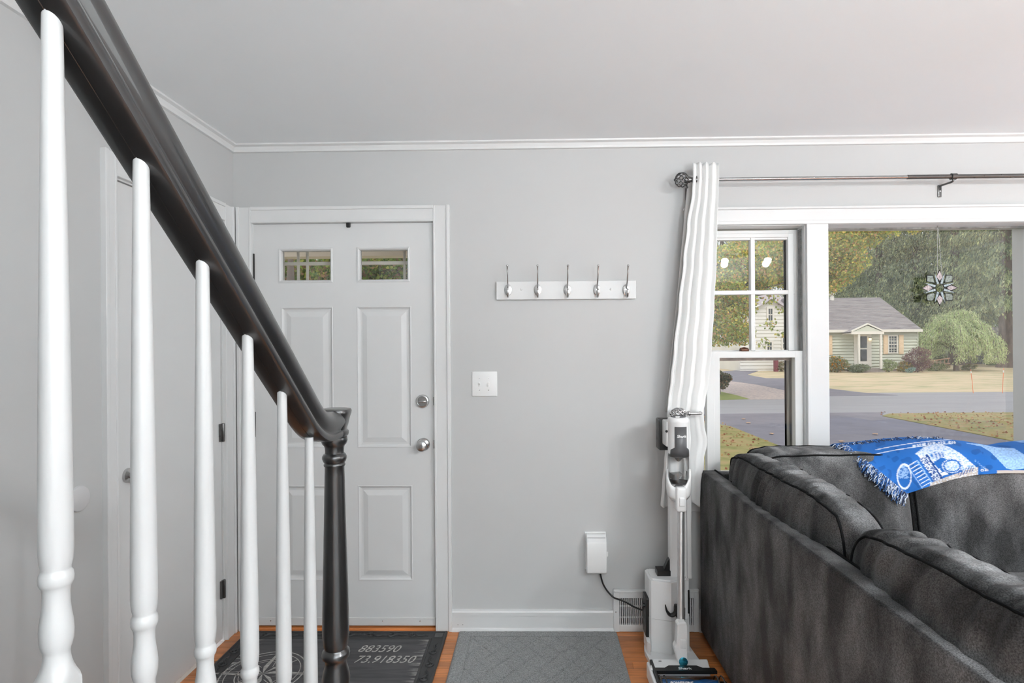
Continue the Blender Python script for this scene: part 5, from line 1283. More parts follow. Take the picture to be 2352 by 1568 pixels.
GREEN = ramp_mat('green_verge', [rgb(118, 134, 72), rgb(150, 154, 92)], 2.0)
patch('verge', [tuple(at_g(a, b)) for a, b in [(1600, 905), (1655, 900), (1690, 908), (1722, 917), (1655, 919), (1600, 920)]], GREEN, 'small green grass verge at the far side of the street', 'grass', 0.022)

# leaf meshes -------------------------------------------------------
LEAFM = attr_mat('foliage', 0.7, 0.48)
nrs = np.random.RandomState(11)
def cards(name, cen, axis, length, width, cols, parent, mat_=None, kind=None, bend=0.0):
    """one pointed four-corner leaf per row; axis = direction of the leaf"""
    n = len(cen); axis = axis/np.maximum(1e-6, np.linalg.norm(axis, axis=1))[:, None]
    rnd = nrs.normal(size=(n, 3)); side = np.cross(axis, rnd); side /= np.maximum(1e-6, np.linalg.norm(side, axis=1))[:, None]
    L = np.asarray(length).reshape(-1, 1)*np.ones((n, 1)); W = np.asarray(width).reshape(-1, 1)*np.ones((n, 1))
    nrm = np.cross(axis, side)
    v = np.stack([cen - axis*L*0.5, cen + side*W*0.5 + nrm*bend*L, cen + axis*L*0.5, cen - side*W*0.5 + nrm*bend*L], axis=1).reshape(-1, 3)
    me = bpy.data.meshes.new(name); me.vertices.add(4*n); me.vertices.foreach_set('co', v.astype(np.float32).ravel())
    me.loops.add(4*n); me.loops.foreach_set('vertex_index', np.arange(4*n, dtype=np.int32))
    me.polygons.add(n); me.polygons.foreach_set('loop_start', np.arange(0, 4*n, 4, dtype=np.int32)); me.polygons.foreach_set('loop_total', np.full(n, 4, dtype=np.int32))
    me.update(calc_edges=True); me.materials.append(mat_ or LEAFM); colour_attr(me, cols, 'FACE')
    return link(name, me, parent, kind)
def palette(n, cols, jitter=0.18):
    c = np.array([[lin(q) for q in k] for k in cols]); pick = c[nrs.randint(0, len(c), n)]
    return np.clip(pick*(1 + jitter*nrs.normal(size=(n, 1))), 0.003, 1)
def blob_points(blobs, total):
    w = np.array([b[3]**2.2*(b[4] if len(b) > 4 else 1) for b in blobs]); cnt = np.maximum(4, (w/w.sum()*total)).astype(int); out = []
    for b, k in zip(blobs, cnt):
        d = nrs.normal(size=(k, 3)); d /= np.linalg.norm(d, axis=1)[:, None]; r = b[3]*nrs.uniform(0.15, 1, (k, 1))**0.55
        out.append(np.array(b[:3]) + d*r*np.array([1, 1.3, 0.85]))
    return np.concatenate(out)
BARK = M('grey_brown_bark', rgb(112, 100, 92), 0.9, bump=(6, 0.8, 0.03), var=(5, 0.3), stretch=(1, 1, 0.3))
def pxblob(px, py, rp, Y, dens=1.0):
    p = at_y(px, py, Y); return (p.x, p.y, p.z, rp*Y/FOC, dens)
def broadleaf(name, label, base, blobs, total, leaf, cols, trunk_r, group=None, limbs=True):
    t = thing(name, label, 'tree', tuple(base), group)
    pts = blob_points(blobs, total); ax = nrs.normal(size=pts.shape); ax[:, 2] -= 0.5
    cards('foliage', pts, ax, nrs.uniform(0.7, 1.25, len(pts))*leaf, nrs.uniform(0.6, 0.95, len(pts))*leaf, palette(len(pts), cols), t, kind='stuff', bend=0.12)
    zt = max(b[2] for b in blobs); b0 = Vector(base); mid = b0 + Vector((0, 0, (zt-b0.z)*0.45))
    MB().tube([b0 + Vector((0, 0, -0.2)), b0 + Vector((0, 0, 0.4)), mid, Vector((b0.x, b0.y, zt*0.9))], [trunk_r*1.4, trunk_r, trunk_r*0.7, trunk_r*0.2], 10).build('trunk', BARK, t, 60)
    if limbs:
        m_ = MB()
        for b in [q for q in blobs if q[3] > 0.55]:
            e = Vector(b[:3]); s = Vector((b0.x, b0.y, min(mid.z, max(b0.z + 1.2, e.z - 1.0)))); k = s.lerp(e, 0.5) + Vector((0, 0, 0.25))
            m_.tube(smooth_path([s, k, e, e + (e-k)*0.5], 4), [trunk_r*0.10*(1 - i/16) + 0.006 for i in range(13)], 5)
        m_.build('limb', BARK, t, 60)
    return t
MC = [(158, 176, 100), (176, 190, 104), (190, 198, 112), (206, 204, 112), (226, 214, 112), (230, 198, 116), (148, 166, 100), (160, 172, 108), (214, 172, 122)]
Y1 = 20.0
mb_ = [pxblob(*q) for q in ((1655, 745, 62, 19.5), (1660, 660, 52, 19.5), (1700, 700, 40, 19.5), (1655, 600, 45, 20), (1715, 610, 60, 20), (1785, 600, 58, 20.5), (1790, 560, 50, 21), (1700, 570, 35, 21), (1810, 622, 48, 21), (1700, 765, 34, 19.2), (1740, 640, 40, 20),
      (1768, 746, 20, 19, 0.16), (1792, 768, 14, 19, 0.16), (1752, 787, 16, 19, 0.2), (1796, 712, 16, 19, 0.12), (1768, 684, 20, 19.5, 0.25), (1600, 690, 80, 20, 0.7), (1870, 590, 70, 21), (1930, 560, 52, 20.5), (1925, 625, 42, 20.5), (1960, 600, 34, 20.2, 0.8), (1985, 540, 40, 20.5), (2040, 528, 26, 20, 0.8), (2100, 526, 16, 20, 0.8), (1915, 655, 22, 20.2, 0.6), (1950, 520, 60, 21), (1880, 660, 40, 21, 0.5))]
bp = at_g(1585, 905)
broadleaf('maple_tree', 'large maple tree turning yellow and orange across the street', (at_y(1572, 800, 19.5).x, 19.5, gz_(19.5)), mb_, 38000, 0.105, MC, 0.32)
# smaller tree left of the gravel
bp = at_g(1652, 905); broadleaf('young_shrub_tree', 'small olive leaved tree standing on the green verge', tuple(bp), [pxblob(1655, 880, 17, bp.y), pxblob(1668, 868, 13, bp.y), pxblob(1648, 862, 14, bp.y)], 900, 0.11, [(98, 104, 70), (128, 122, 86), (146, 118, 88), (80, 90, 60)], 0.05)
# tree in front of the door
dt = [pxblob(*q) for q in ((705, 625, 42, 10.5), (745, 640, 40, 10.2), (780, 600, 45, 10.8), (840, 620, 45, 10.4), (900, 625, 48, 10.6), (950, 610, 50, 10.8), (680, 590, 35, 11), (860, 590, 60, 11.5), (640, 640, 40, 11), (1000, 640, 60, 11), (900, 680, 60, 11), (720, 690, 60, 11))]
bp = at_y(668, 700, 9.6); broadleaf('yard_maple', 'green maple with a thick trunk in the yard before the front door', (bp.x, 9.6, -0.5), dt, 18000, 0.085, [(110, 138, 48), (140, 160, 62), (86, 110, 44), (168, 172, 80), (150, 120, 84)], 0.22)

# conifers ----------------------------------------------------------
def conifer(name, label, base, H, z0, R, cols, dens=1.0, trunk=0.35, group='tall conifers behind the green house'):
    t = thing(name, label, 'tree', tuple(base), group); cen = []; ax = []; ln = []
    z = z0
    while z < H:
        f = (z-z0)/(H-z0); rad = R*(1-f)**0.75 + 0.3; nb = int((9 if f < 0.7 else 6))
        for k in range(nb):
            a = nrs.uniform(0, 2*math.pi); d = np.array([math.cos(a), math.sin(a), 0]); rr_ = rad*nrs.uniform(0.75, 1.1)
            m = max(12, int(rr_*25*dens)); s = nrs.uniform(0.12, 1, m); drop = -0.28*s*rr_*s + 0.10*rr_*s
            pos = np.array(base) + np.outer(s*rr_, d); pos[:, 2] = base[2] + z + drop
            pos += nrs.normal(size=(m, 3))*np.array([0.20, 0.20, 0.12]); pos[:, 2] -= nrs.uniform(0, 0.35, m)
            cen.append(pos); aa = np.tile(d*0.55, (m, 1)); aa[:, 2] = -1.0; aa += nrs.normal(size=(m, 3))*0.35; ax.append(aa); ln.append(nrs.uniform(0.16, 0.36, m))
        z += 0.42/dens**0.5
    cen = np.concatenate(cen); ax = np.concatenate(ax); ln = np.concatenate(ln)
    cards('foliage', cen, ax, ln, ln*0.30, palette(len(cen), cols, 0.25), t, kind='stuff', bend=0.06)
    b = Vector(base); MB().tube([b + Vector((0, 0, -0.3)), b + Vector((0, 0, 0.25)), b + Vector((0, 0, 1.2)), b + Vector((0, 0, H*0.5)), b + Vector((0, 0, H*0.97))], [trunk*1.7, trunk*1.2, trunk, trunk*0.65, 0.04], 12).build('trunk', BARK, t, 60)
    return t
CC = [(150, 164, 130), (166, 178, 136), (138, 152, 124), (194, 200, 150), (120, 134, 110), (176, 184, 144)]  # conifer palettes lightened so the colour carries the distance haze
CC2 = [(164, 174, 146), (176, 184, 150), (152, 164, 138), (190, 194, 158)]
for px, Y, H, z0, R, tr in ((2312, 41, 21, 4.6, 5.2, 0.48), (2195, 47, 20, 2.6, 5.0, 0.45), (2105, 50, 21, 2.2, 5.0, 0.4), (2020, 52, 21, 2.0, 5.2, 0.4), (2255, 55, 22, 2.2, 5.0, 0.4), (1935, 56, 20, 2.0, 5.0, 0.4), (2420, 48, 21, 3.0, 5.5, 0.45)):
    x = at_y(px, 800, Y).x
    lab = {2312: 'tall conifer with a bare thick trunk beside the grey shed', 2195: 'drooping conifer with its trunk behind the weeping tree'}.get(px, 'tall drooping dark green conifer standing behind the green house')
    conifer('conifer', lab, (x, Y, gz_(Y)), H, z0, R, CC, 1.0, tr, 'tall conifers behind the green house')
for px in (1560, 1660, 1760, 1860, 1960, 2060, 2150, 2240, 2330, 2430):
    Y = 66 + (px % 7); conifer('far_conifer', 'distant conifer in haze lightened green in the back row of trees', (at_y(px, 800, Y).x, Y, gz_(Y)), 23 + (px % 5), 1.0, 5.8, CC2, 0.75, 0.4, 'far row of conifers')
for px, c_ in ((900, 0), (700, 1), (800, 0), (1000, 1)):
    Y = 34; conifer('yard_conifer', 'dark conifer beyond the street seen through the door lights', (at_y(px, 800, Y).x, Y, gz_(Y)), 17, 1.0, 4.5, CC, 0.7, 0.35, 'conifers seen through the front door')

# weeping tree ------------------------------------------------------
wb = at_g(2196, 851); wt = thing('weeping_tree', 'small weeping tree with light green cascading branches on the far lawn', 'tree', tuple(wb))
cen = []; ax = []; br_ = MB(); rw = random.Random(4); sc_ = wb.y/FOC
for k in range(125):
    a = rw.uniform(0, 2*math.pi); R = rw.uniform(0.5, 2.65); hz = 3.9*math.sqrt(max(0.06, 1-(R/3.3)**2))*rw.uniform(0.72, 1.02); d = Vector((math.cos(a), math.sin(a), 0))
    p0 = Vector(wb) + Vector((0, 0, 1.2)); p1 = Vector(wb) + d*R*0.55 + Vector((0, 0, hz)); p2 = Vector(wb) + d*R*0.9 + Vector((0, 0, hz*0.9)); p3 = Vector(wb) + d*R*1.02 + Vector((0, 0, max(0.6, hz*0.9 - rw.uniform(0.6, 1.7))))
    path_ = smooth_path([p0, p1, p2, p3], 8); br_.tube(path_, 0.016, 4)
    for q in path_[8:]:
        for _ in range(20):
            cen.append((q.x + rw.gauss(0, .10), q.y + rw.gauss(0, .10), q.z + rw.gauss(0, .07) - 0.06)); ax.append((d.x*0.35 + rw.gauss(0, .3), d.y*0.35 + rw.gauss(0, .3), -1))
cards('foliage', np.array(cen), np.array(ax), nrs.uniform(0.08, 0.18, len(cen)), nrs.uniform(0.03, 0.05, len(cen)), palette(len(cen), [(214, 228, 172), (224, 234, 184), (200, 218, 156), (232, 236, 192), (184, 202, 146)]), wt, kind='stuff', bend=0.1)
br_.build('branch', BARK, wt, 60, kind='stuff')
MB().tube([Vector(wb) + Vector((0, 0, -0.2)), Vector(wb) + Vector((0.03, 0, 0.7)), Vector(wb) + Vector((0, 0, 2.2))], [0.19, 0.13, 0.08], 10).build('trunk', BARK, wt, 60)

# shrubs ------------------------------------------------------------
def shrub(name, label, px, pyb, wpx, hpx, cols, n=900, leaf=0.10, Y=None, flowers=None):
    b = at_g(px, pyb) if Y is None else Vector((at_y(px, pyb, Y).x, Y, gz_(Y))); k = b.y/FOC; t = thing(name, label, 'shrub', tuple(b))
    d = nrs.normal(size=(n, 3)); d /= np.linalg.norm(d, axis=1)[:, None]; r = nrs.uniform(0.2, 1, (n, 1))**0.5
    pts = np.array(b) + d*r*np.array([wpx*k/2, wpx*k/2*0.8, hpx*k/2]) + np.array([0, 0, hpx*k/2]); pts[:, 0] += 0.12*np.sin(pts[:, 2]*7); pts[:, 2] = np.maximum(pts[:, 2], b.z + 0.02)
    ax = d + nrs.normal(size=(n, 3))*0.6; ax[:, 2] += 0.4
    cards('foliage', pts, ax, nrs.uniform(0.7, 1.3, n)*leaf, nrs.uniform(0.4, 0.7, n)*leaf, palette(n, cols), t, kind='stuff', bend=0.1)
    st_ = MB()
    for i in range(6):
        a = i*1.05; st_.tube([tuple(b + Vector((0, 0, -0.05))), tuple(b + Vector((math.cos(a)*wpx*k*0.15, math.sin(a)*wpx*k*0.15, hpx*k*0.4))), tuple(b + Vector((math.cos(a)*wpx*k*0.3, math.sin(a)*wpx*k*0.25, hpx*k*0.75)))], 0.012, 5)
    st_.build('stem', BARK, t, 60)
    if flowers:
        q = pts[nrs.choice(n, flowers[1])] + np.array([0, -0.05, 0.03]); cards('blossom', q, nrs.normal(size=q.shape), 0.14, 0.12, palette(len(q), [flowers[0]], 0.1), t, kind='stuff')
    return t
GC = [(140, 154, 110), (160, 172, 126), (122, 136, 98), (170, 164, 120)]
shrub('flowering_shrub', 'rounded green shrub with orange flowers left of the portico', 1923, 859, 52, 38, GC + [(190, 150, 110)], 1500, 0.11, 35.4, ((232, 160, 40), 60))
shrub('lavender_clump', 'low grey green clump beside the portico steps', 1972, 858, 48, 20, [(140, 152, 124), (156, 166, 138), (120, 134, 108)], 1100, 0.10, 35.0)
shrub('pale_shrub', 'pale green leafy shrub under the shuttered window', 2042, 853, 30, 30, [(178, 192, 144), (158, 174, 128), (192, 200, 160)], 800, 0.10, 35.3)
shrub('yellow_shrub', 'yellowish shrub between the portico and the burgundy bush', 2076, 855, 34, 26, [(160, 154, 96), (140, 146, 96), (176, 150, 104)], 900, 0.10, 35.2, ((236, 190, 50), 25))
shrub('blue_spruce_clump', 'small blue green clump at the foot of the burgundy bush', 2093, 857, 22, 12, [(170, 192, 180), (154, 178, 166)], 400, 0.09, 34.6)
shrub('burgundy_bush', 'burgundy leaved bush at the corner of the green house', 2108, 850, 58, 58, [(140, 108, 112), (124, 94, 100), (160, 128, 126), (146, 126, 110)], 2200, 0.10, 35.0)
shrub('ground_cover', 'low green planting between the burgundy bush and weeping tree', 2152, 857, 50, 17, GC, 900, 0.09, 36.5)
shrub('round_low_shrub', 'low olive shrub right of the weeping tree trunk', 2226, 858, 34, 14, [(140, 146, 108), (154, 154, 116)], 500, 0.09, 37.0)
shrub('side_shrub', 'tall green shrub with yellow flowers by the white house', 1722, 845, 40, 34, GC, 1200, 0.11, None, ((240, 186, 40), 30))
shrub('porch_shrub', 'spreading green shrub in front of the white house porch', 1756, 850, 46, 34, GC, 1200, 0.11, None, ((240, 186, 40), 16))
shrub('corner_shrub', 'pale tangled shrub at the foot of the white house wall', 1796, 853, 40, 24, [(160, 166, 132), (140, 140, 104), (164, 140, 112)], 900, 0.10)
shrub('hedge_mass', 'dark green undergrowth behind the lawn beneath the tall conifers', 2250, 836, 200, 18, CC, 1500, 0.22, 50)
shrub('woodland_edge', 'shaded undergrowth left of the white house', 1620, 838, 220, 40, CC, 2000, 0.25, 58)

# fallen leaves on the front lawns and the drive -----------------------
n = 4200; pts = np.stack([nrs.uniform(-1, 16, n), 6 + 10*nrs.uniform(0, 1, n)**0.9, np.full(n, -0.455)], axis=1); pts = pts[(pts[:, 0] < XA) | (pts[:, 0] > XB)]
ax = nrs.normal(size=pts.shape); ax[:, 2] *= 0.2
lf = cards('fallen_leaves', pts, ax, 0.062, 0.045, palette(len(pts), [(176, 124, 98), (156, 104, 84), (196, 160, 130), (190, 158, 112)]), None, None, 'stuff', 0.15)
tag(lf, 'brown and orange fallen leaves scattered over the front lawns', 'leaves', kind='stuff')
for k, (px, py) in enumerate(((1708, 965), (1719, 974), (1772, 999), (1933, 1017), (2010, 1000))):
    p = at_g(px, py); q = p + Vector((0, 0, 0.03)); a = k*1.3
    lv = MB().add([q + Vector((0.055*math.cos(a + b), 0.055*math.sin(a + b), 0.012*(j % 2))) for j, b in enumerate((0, 1.0, 2.0, 3.1, 4.2, 5.2))], [(0, 1, 2, 3, 4, 5)])
    o = lv.build('fallen_leaf', M('dry_leaf', rgb(178, 146, 118), 0.8, var=(20, 0.2)) if k == 0 else bpy.data.materials['dry_leaf']); s = o.modifiers.new('thickness', 'SOLIDIFY'); s.thickness = 0.004
    tag(o, 'single tan fallen leaf lying on the dark asphalt driveway', 'leaf', 'fallen leaves on the driveway')

# green house --------------------------------------------------------
YH_ = 36.6; SID = M('sage_siding', rgb(204, 207, 192), 0.7, var=(1.2, 0.04)); HW = M('house_trim_white', rgb(226, 222, 212), 0.6, var=(3, 0.03)); SHINGLE = ramp_mat('grey_shingle', [rgb(122, 116, 118), rgb(150, 144, 144), rgb(164, 158, 156)], 1.6, stretch=(0.5, 3, 3))
PEACH = M('peach_shutter', rgb(232, 206, 172), 0.6, var=(4, 0.03)); HGL = M('dark_window_glass', rgb(74, 80, 82), 0.1, var=(3, 0.3)); STONE = M('grey_step_stone', rgb(140, 132, 124), 0.8, var=(6, 0.1))
H = lambda px, py, Y=YH_: at_y(px, py, Y)
hx0 = H(1872, 800).x; hx1 = H(2107, 800).x; hz1 = H(2000, 758).z; hg = gz_(YH_) - 0.1
house = thing('green_house', 'sage green clapboard cottage with grey roof across the street', 'house', ((hx0+hx1)/2, YH_, hg))
MB().box(hx0, hx1, YH_ + 0.05, YH_ + 8, hg, hz1).build('wall_core', SID, house)
cl = MB(); z = hg + 0.25; stp = 0.195
while z < hz1 - 0.02:
    z2 = min(z + stp, hz1)
    cl.add([(hx0, YH_ - 0.03, z), (hx1, YH_ - 0.03, z), (hx1, YH_ + 0.045, z2), (hx0, YH_ + 0.045, z2), (hx0, YH_ + 0.06, z + 0.012), (hx1, YH_ + 0.06, z + 0.012)], [(0, 1, 2, 3), (0, 4, 5, 1)])
    cl.add([(hx1 + 0.05, YH_, z), (hx1 + 0.05, YH_ + 8, z), (hx1 + 0.005, YH_ + 8, z2), (hx1 + 0.005, YH_, z2)], [(0, 1, 2, 3)])
    z += stp
cl.build('clapboards', SID, house, kind='stuff')
MB().box(hx0, hx1 + 0.02, YH_ + 0.01, YH_ + 8, hg - 0.2, hg + 0.26).build('foundation', STONE, house)
MB().box(hx1 - 0.02, hx1 + 0.07, YH_ - 0.02, YH_ + 0.1, hg + 0.2, hz1).build('corner_board', SID, house)
yr = YH_ + 4.1; zr_ = at_y(2020, 683, yr).z; ex0, ex1 = hx0 - 0.3, H(2111, 757).x
ye = YH_ - 0.3
rf = MB().add([(ex0, ye, hz1), (ex1, ye, hz1), (ex1, yr, zr_), (ex0, yr, zr_), (ex0, 2*yr-ye, hz1), (ex1, 2*yr-ye, hz1), (ex0, ye, hz1 - 0.06), (ex1, ye, hz1 - 0.06), (ex0, 2*yr-ye, hz1 - 0.06), (ex1, 2*yr-ye, hz1 - 0.06)],
              [(0, 1, 2, 3), (3, 2, 5, 4), (0, 6, 7, 1), (4, 5, 9, 8), (6, 8, 9, 7), (1, 7, 9, 5, 2), (0, 3, 4, 8, 6)])
ro = rf.build('roof', SHINGLE, house)
crs = MB(); nrow = 30
for k in range(1, nrow):                                    # shingle courses, each lower edge proud of the next
    t = k/nrow; y = ye + (yr-ye)*t; z = hz1 + (zr_-hz1)*t; y2 = ye + (yr-ye)*(t + 0.9/nrow); z2 = hz1 + (zr_-hz1)*(t + 0.9/nrow)
    crs.add([(ex0, y, z + 0.03), (ex1, y, z + 0.03), (ex1, y2, z2 + 0.005), (ex0, y2, z2 + 0.005), (ex0, y, z), (ex1, y, z)], [(0, 1, 2, 3), (4, 5, 1, 0)])
crs.build('shingle_courses', SHINGLE, ro, kind='stuff')
MB().box(ex0, ex1, ye - 0.06, ye + 0.02, hz1 - 0.14, hz1 + 0.03).build('fascia', HW, house)
vp = at_y(1911, 681, yr - 0.3); MB().lathe([(0.14, vp.z - 0.4), (0.14, vp.z + 0.1), (0.24, vp.z + 0.12), (0.24, vp.z + 0.22), (0.1, vp.z + 0.3)], (vp.x, yr - 0.3, 0), 16).build('roof_vent', HW, house, 40)
def hrect(px0, py0, px1, py1, Y=YH_): return rect(px0, py0, px1, py1, Y)
def window_of(house_, x0, x1, z0, z1, y, cols, rows_, fw=0.07, trim=HW):
    fr = MB(); fr.box(x0 - fw, x1 + fw, y - 0.06, y + 0.02, z1, z1 + fw).box(x0 - fw, x1 + fw, y - 0.08, y + 0.02, z0 - fw, z0).box(x0 - fw, x0, y - 0.06, y + 0.02, z0, z1).box(x1, x1 + fw, y - 0.06, y + 0.02, z0, z1)
    for i in range(1, cols): x = x0 + (x1-x0)*i/cols; fr.box(x - 0.012, x + 0.012, y - 0.04, y + 0.02, z0, z1)
    for i in range(1, rows_): z = z0 + (z1-z0)*i/rows_; w = 0.03 if i*2 == rows_ else 0.012; fr.box(x0, x1, y - 0.04, y + 0.02, z - w, z + w)
    o = fr.build('window', trim, house_); MB().box(x0, x1, y - 0.02, y - 0.005, z0, z1).build('pane', HGL, o); return o
w = hrect(2041, 772, 2058.5, 809); window_of(house, *w, YH_, 3, 4)
w = hrect(1886, 772, 1900, 809); window_of(house, *w, YH_, 2, 4)
for q in ((2028.5, 769, 2038.5, 813), (2064, 769, 2074.5, 813), (1903, 770, 1911, 815)):
    x0, x1, z0, z1 = hrect(*q); s = MB().bev(x0, x1, YH_ - 0.06, YH_ + 0.0, z0, z1, 0.01, 1)
    s.bev(x0 + 0.04, x1 - 0.04, YH_ - 0.075, YH_ - 0.05, z0 + 0.06, (z0+z1)/2 - 0.04, 0.008, 1).bev(x0 + 0.04, x1 - 0.04, YH_ - 0.075, YH_ - 0.05, (z0+z1)/2 + 0.04, z1 - 0.06, 0.008, 1).build('shutter', PEACH, house)
# door with sidelight and portico
x0, x1, z0, z1 = hrect(1961, 767, 2001, 842)
fz = z0
MB().box(x0, x1, YH_ - 0.04, YH_ + 0.02, z0, z1 + 0.04).build('door_surround', HW, house)
d0, d1, _, _ = hrect(1970, 768, 1996, 842); dd = MB().bev(d0, d1, YH_ - 0.09, YH_ - 0.03, z0, z1 - 0.04, 0.01, 1).build('storm_door', HW, house)
for q in ((1976, 772, 1991, 799), (1976, 802, 1991, 829)): a, b, c, e = hrect(*q, YH_ - 0.09); MB().box(a, b, YH_ - 0.10, YH_ - 0.085, c, e).build('pane', HGL, dd)
YP = YH_ - 1.3
pa_ = H(1956, 761, YP).x; pb_ = H(2030.5, 761, YP).x; pz = H(1990, 762, YP).z; pt = H(2000, 745, YP).z; pm = (pa_ + pb_)/2
pr = MB().add([(pa_, YP, pz), (pb_, YP, pz), (pm, YP, pt), (pa_, YH_ + 0.9, pz), (pb_, YH_ + 0.9, pz), (pm, YH_ + 1.4, pt)], [(0, 2, 5, 3), (1, 4, 5, 2), (0, 3, 4, 1)]); pr.build('portico_roof', SHINGLE, house)
MB().prism([(pa_ + 0.12, pz + 0.03), (pb_ - 0.12, pz + 0.03), (pm, pt - 0.06)], 'y', YP + 0.03, YP + 0.08).build('pediment', SID, house)
tr_ = MB()
for (a, b) in (((pa_, pz), (pm, pt)), ((pb_, pz), (pm, pt))):
    tr_.add([(a[0], YP - 0.03, a[1]), (b[0], YP - 0.03, b[1]), (b[0], YP - 0.03, b[1] + 0.09), (a[0], YP - 0.03, a[1] + 0.09), (a[0], YP + 0.1, a[1]), (b[0], YP + 0.1, b[1]), (b[0], YP + 0.1, b[1] + 0.09), (a[0], YP + 0.1, a[1] + 0.09)], [(0,1,2,3),(4,5,6,7),(0,1,5,4),(1,2,6,5),(2,3,7,6),(3,0,4,7)])
tr_.box(pa_, pb_, YP - 0.02, YP + 0.08, pz - 0.14, pz + 0.03).build('portico_trim', HW, house)
MB().box(pa_ + 0.1, pb_ - 0.1, YP + 0.05, YH_, pz - 0.12, pz - 0.06).build('portico_ceiling', HW, house)
for px in (1972.5, 2023): x = H(px, 800, YP + 0.08).x; MB().bev(x - 0.06, x + 0.06, YP + 0.02, YP + 0.14, fz - 0.1, pz - 0.1, 0.01, 1).build('portico_post', HW, house)
sa, sb_ = H(1994, 850, YP).x - 0.6, H(2031, 850, YP).x
for k, (yy, zt) in enumerate(((YP - 0.45, fz - 0.36), (YP - 0.15, fz - 0.2), (YP + 0.1, fz - 0.05))): MB().bev(sa, sb_, yy, YH_, gz_(YP) - 0.2, zt, 0.02, 1).build('step', STONE, house)
lp = H(1999, 777, YH_ - 0.15); ll = MB().bev(lp.x - 0.06, lp.x + 0.06, YH_ - 0.2, YH_ - 0.06, lp.z - 0.12, lp.z + 0.02, 0.02, 1).build('porch_lamp', M('lit_lamp_glass', rgb(255, 214, 150), 0.3, emit=((1.0, 0.68, 0.30, 1), 3.0), var=(10, 0.02)), house)
MB().bev(lp.x - 0.07, lp.x + 0.07, YH_ - 0.21, YH_ - 0.05, lp.z + 0.02, lp.z + 0.06, 0.01, 1).build('lamp_cap', DARKMET, ll)

# white house ----------------------------------------------------------
YW = 38.0; WSID = M('white_siding', rgb(226, 224, 216), 0.7, var=(1, 0.03)); W_ = lambda px, py: at_y(px, py, YW)
a0, a1 = W_(1700, 800).x, W_(1838, 800).x; wg = gz_(YW) - 0.1; we = W_(1800, 728).z; wr2 = W_(1769, 690).z; am = W_(1769, 800).x
wh = thing('white_house', 'white clapboard house with a steep roof glimpsed through the maple', 'house', ((a0+a1)/2, YW, wg))
MB().box(a0, a1, YW + 0.05, YW + 8, wg, we).prism([(a0, we), (a1, we), (am, wr2)], 'y', YW + 0.05, YW + 8).build('wall_core', WSID, wh)
cl = MB(); z = wg
while z < wr2 - 0.2:
    f = 0 if z < we else (z-we)/(wr2-we); xa_, xb_ = a0 + (am-a0)*f, a1 + (am-a1)*f
    cl.add([(xa_, YW, z), (xb_, YW, z), (xb_, YW + 0.045, z + 0.24), (xa_, YW + 0.045, z + 0.24), (xa_, YW + 0.06, z), (xb_, YW + 0.06, z)], [(0, 1, 2, 3), (0, 4, 5, 1)]); z += 0.24
cl.build('clapboards', WSID, wh, kind='stuff')
MB().add([(a1 + 0.3, YW - 0.3, we - 0.2), (am, YW - 0.3, wr2 + 0.1), (am, YW + 8.3, wr2 + 0.1), (a1 + 0.3, YW + 8.3, we - 0.2), (a0 - 0.3, YW - 0.3, we - 0.2), (a0 - 0.3, YW + 8.3, we - 0.2)], [(0, 1, 2, 3), (1, 4, 5, 2)]).build('roof', M('lilac_grey_shingle', rgb(178, 168, 170), 0.85, var=(2, 0.1)), wh)
r0, r1 = W_(1778, 700).x, W_(1852, 700).x; MB().add([(r0, YW + 0.6, we + 0.25), (r1, YW + 0.6, we + 0.25), (r1, YW + 4.2, at_y(1800, 676, YW + 4.2).z), (r0, YW + 4.2, at_y(1800, 676, YW + 4.2).z), (r1, YW + 8, we), (r0, YW + 8, we), (r0, YW + 0.6, we - 0.1), (r1, YW + 0.6, we - 0.1)], [(0, 1, 2, 3), (3, 2, 4, 5), (0, 6, 7, 1), (6, 5, 4, 7), (1, 7, 4, 2), (0, 3, 5, 6)]).build('main_roof', bpy.data.materials['lilac_grey_shingle'], wh)
for q in ((1764.5, 709, 1773.5, 736), (1798, 776, 1812, 800), (1762, 786, 1772, 803)): x0, x1, z0, z1 = rect(*q, YW); window_of(wh, x0, x1, z0, z1, YW, 2, 2, 0.12)
pz0 = at_g(1767, 846); MB().bev(W_(1763, 830).x, W_(1770.5, 830).x, YW - 1.2, YW - 0.9, wg, W_(1767, 806).z, 0.02, 1).build('porch_post', M('maroon_post', rgb(126, 66, 76), 0.6, var=(4, 0.1)), wh)

# shed, canoe, ladder, stakes, pumpkin ------------------------------------
YE = 47.5; sh_ = thing('garden_shed', 'pale grey sided shed behind the bare conifer trunk', 'shed', (at_y(2300, 840, YE).x, YE, gz_(YE)))
SHG = M('shed_siding', rgb(168, 172, 174), 0.7, var=(2, 0.04)); x0, x1, z0, z1 = rect(2264, 776, 2395, 838, YE)
MB().box(x0, x1, YE, YE + 4, gz_(YE) - 0.1, z1).build('wall_core', SHG, sh_)
bd = MB(); z = gz_(YE)
while z < z1: bd.add([(x0, YE - 0.05, z), (x1, YE - 0.05, z), (x1, YE, z + 0.17), (x0, YE, z + 0.17)], [(0, 1, 2, 3)]); z += 0.17
bd.build('siding_boards', SHG, sh_, kind='stuff')
MB().prism([(YE - 0.4, z1 - 0.05), (YE + 2, z1 + 0.9), (YE + 4.4, z1 - 0.05), (YE + 4.4, z1 + 0.06), (YE + 2, z1 + 1.02), (YE - 0.4, z1 + 0.06)], 'x', x0 - 0.3, x1 + 0.3).build('roof', SHINGLE, sh_)
cb_ = at_g(2277, 842); YC = 43.0; cpx = at_y(2277, 836, YC); cn = MB(); CAN = M('green_canoe_hull', rgb(124, 146, 104), 0.4, var=(4, 0.06)); v = []; nu, nv = 24, 10
cl_ = (at_y(2296, 836, YC).x - at_y(2257, 836, YC).x)
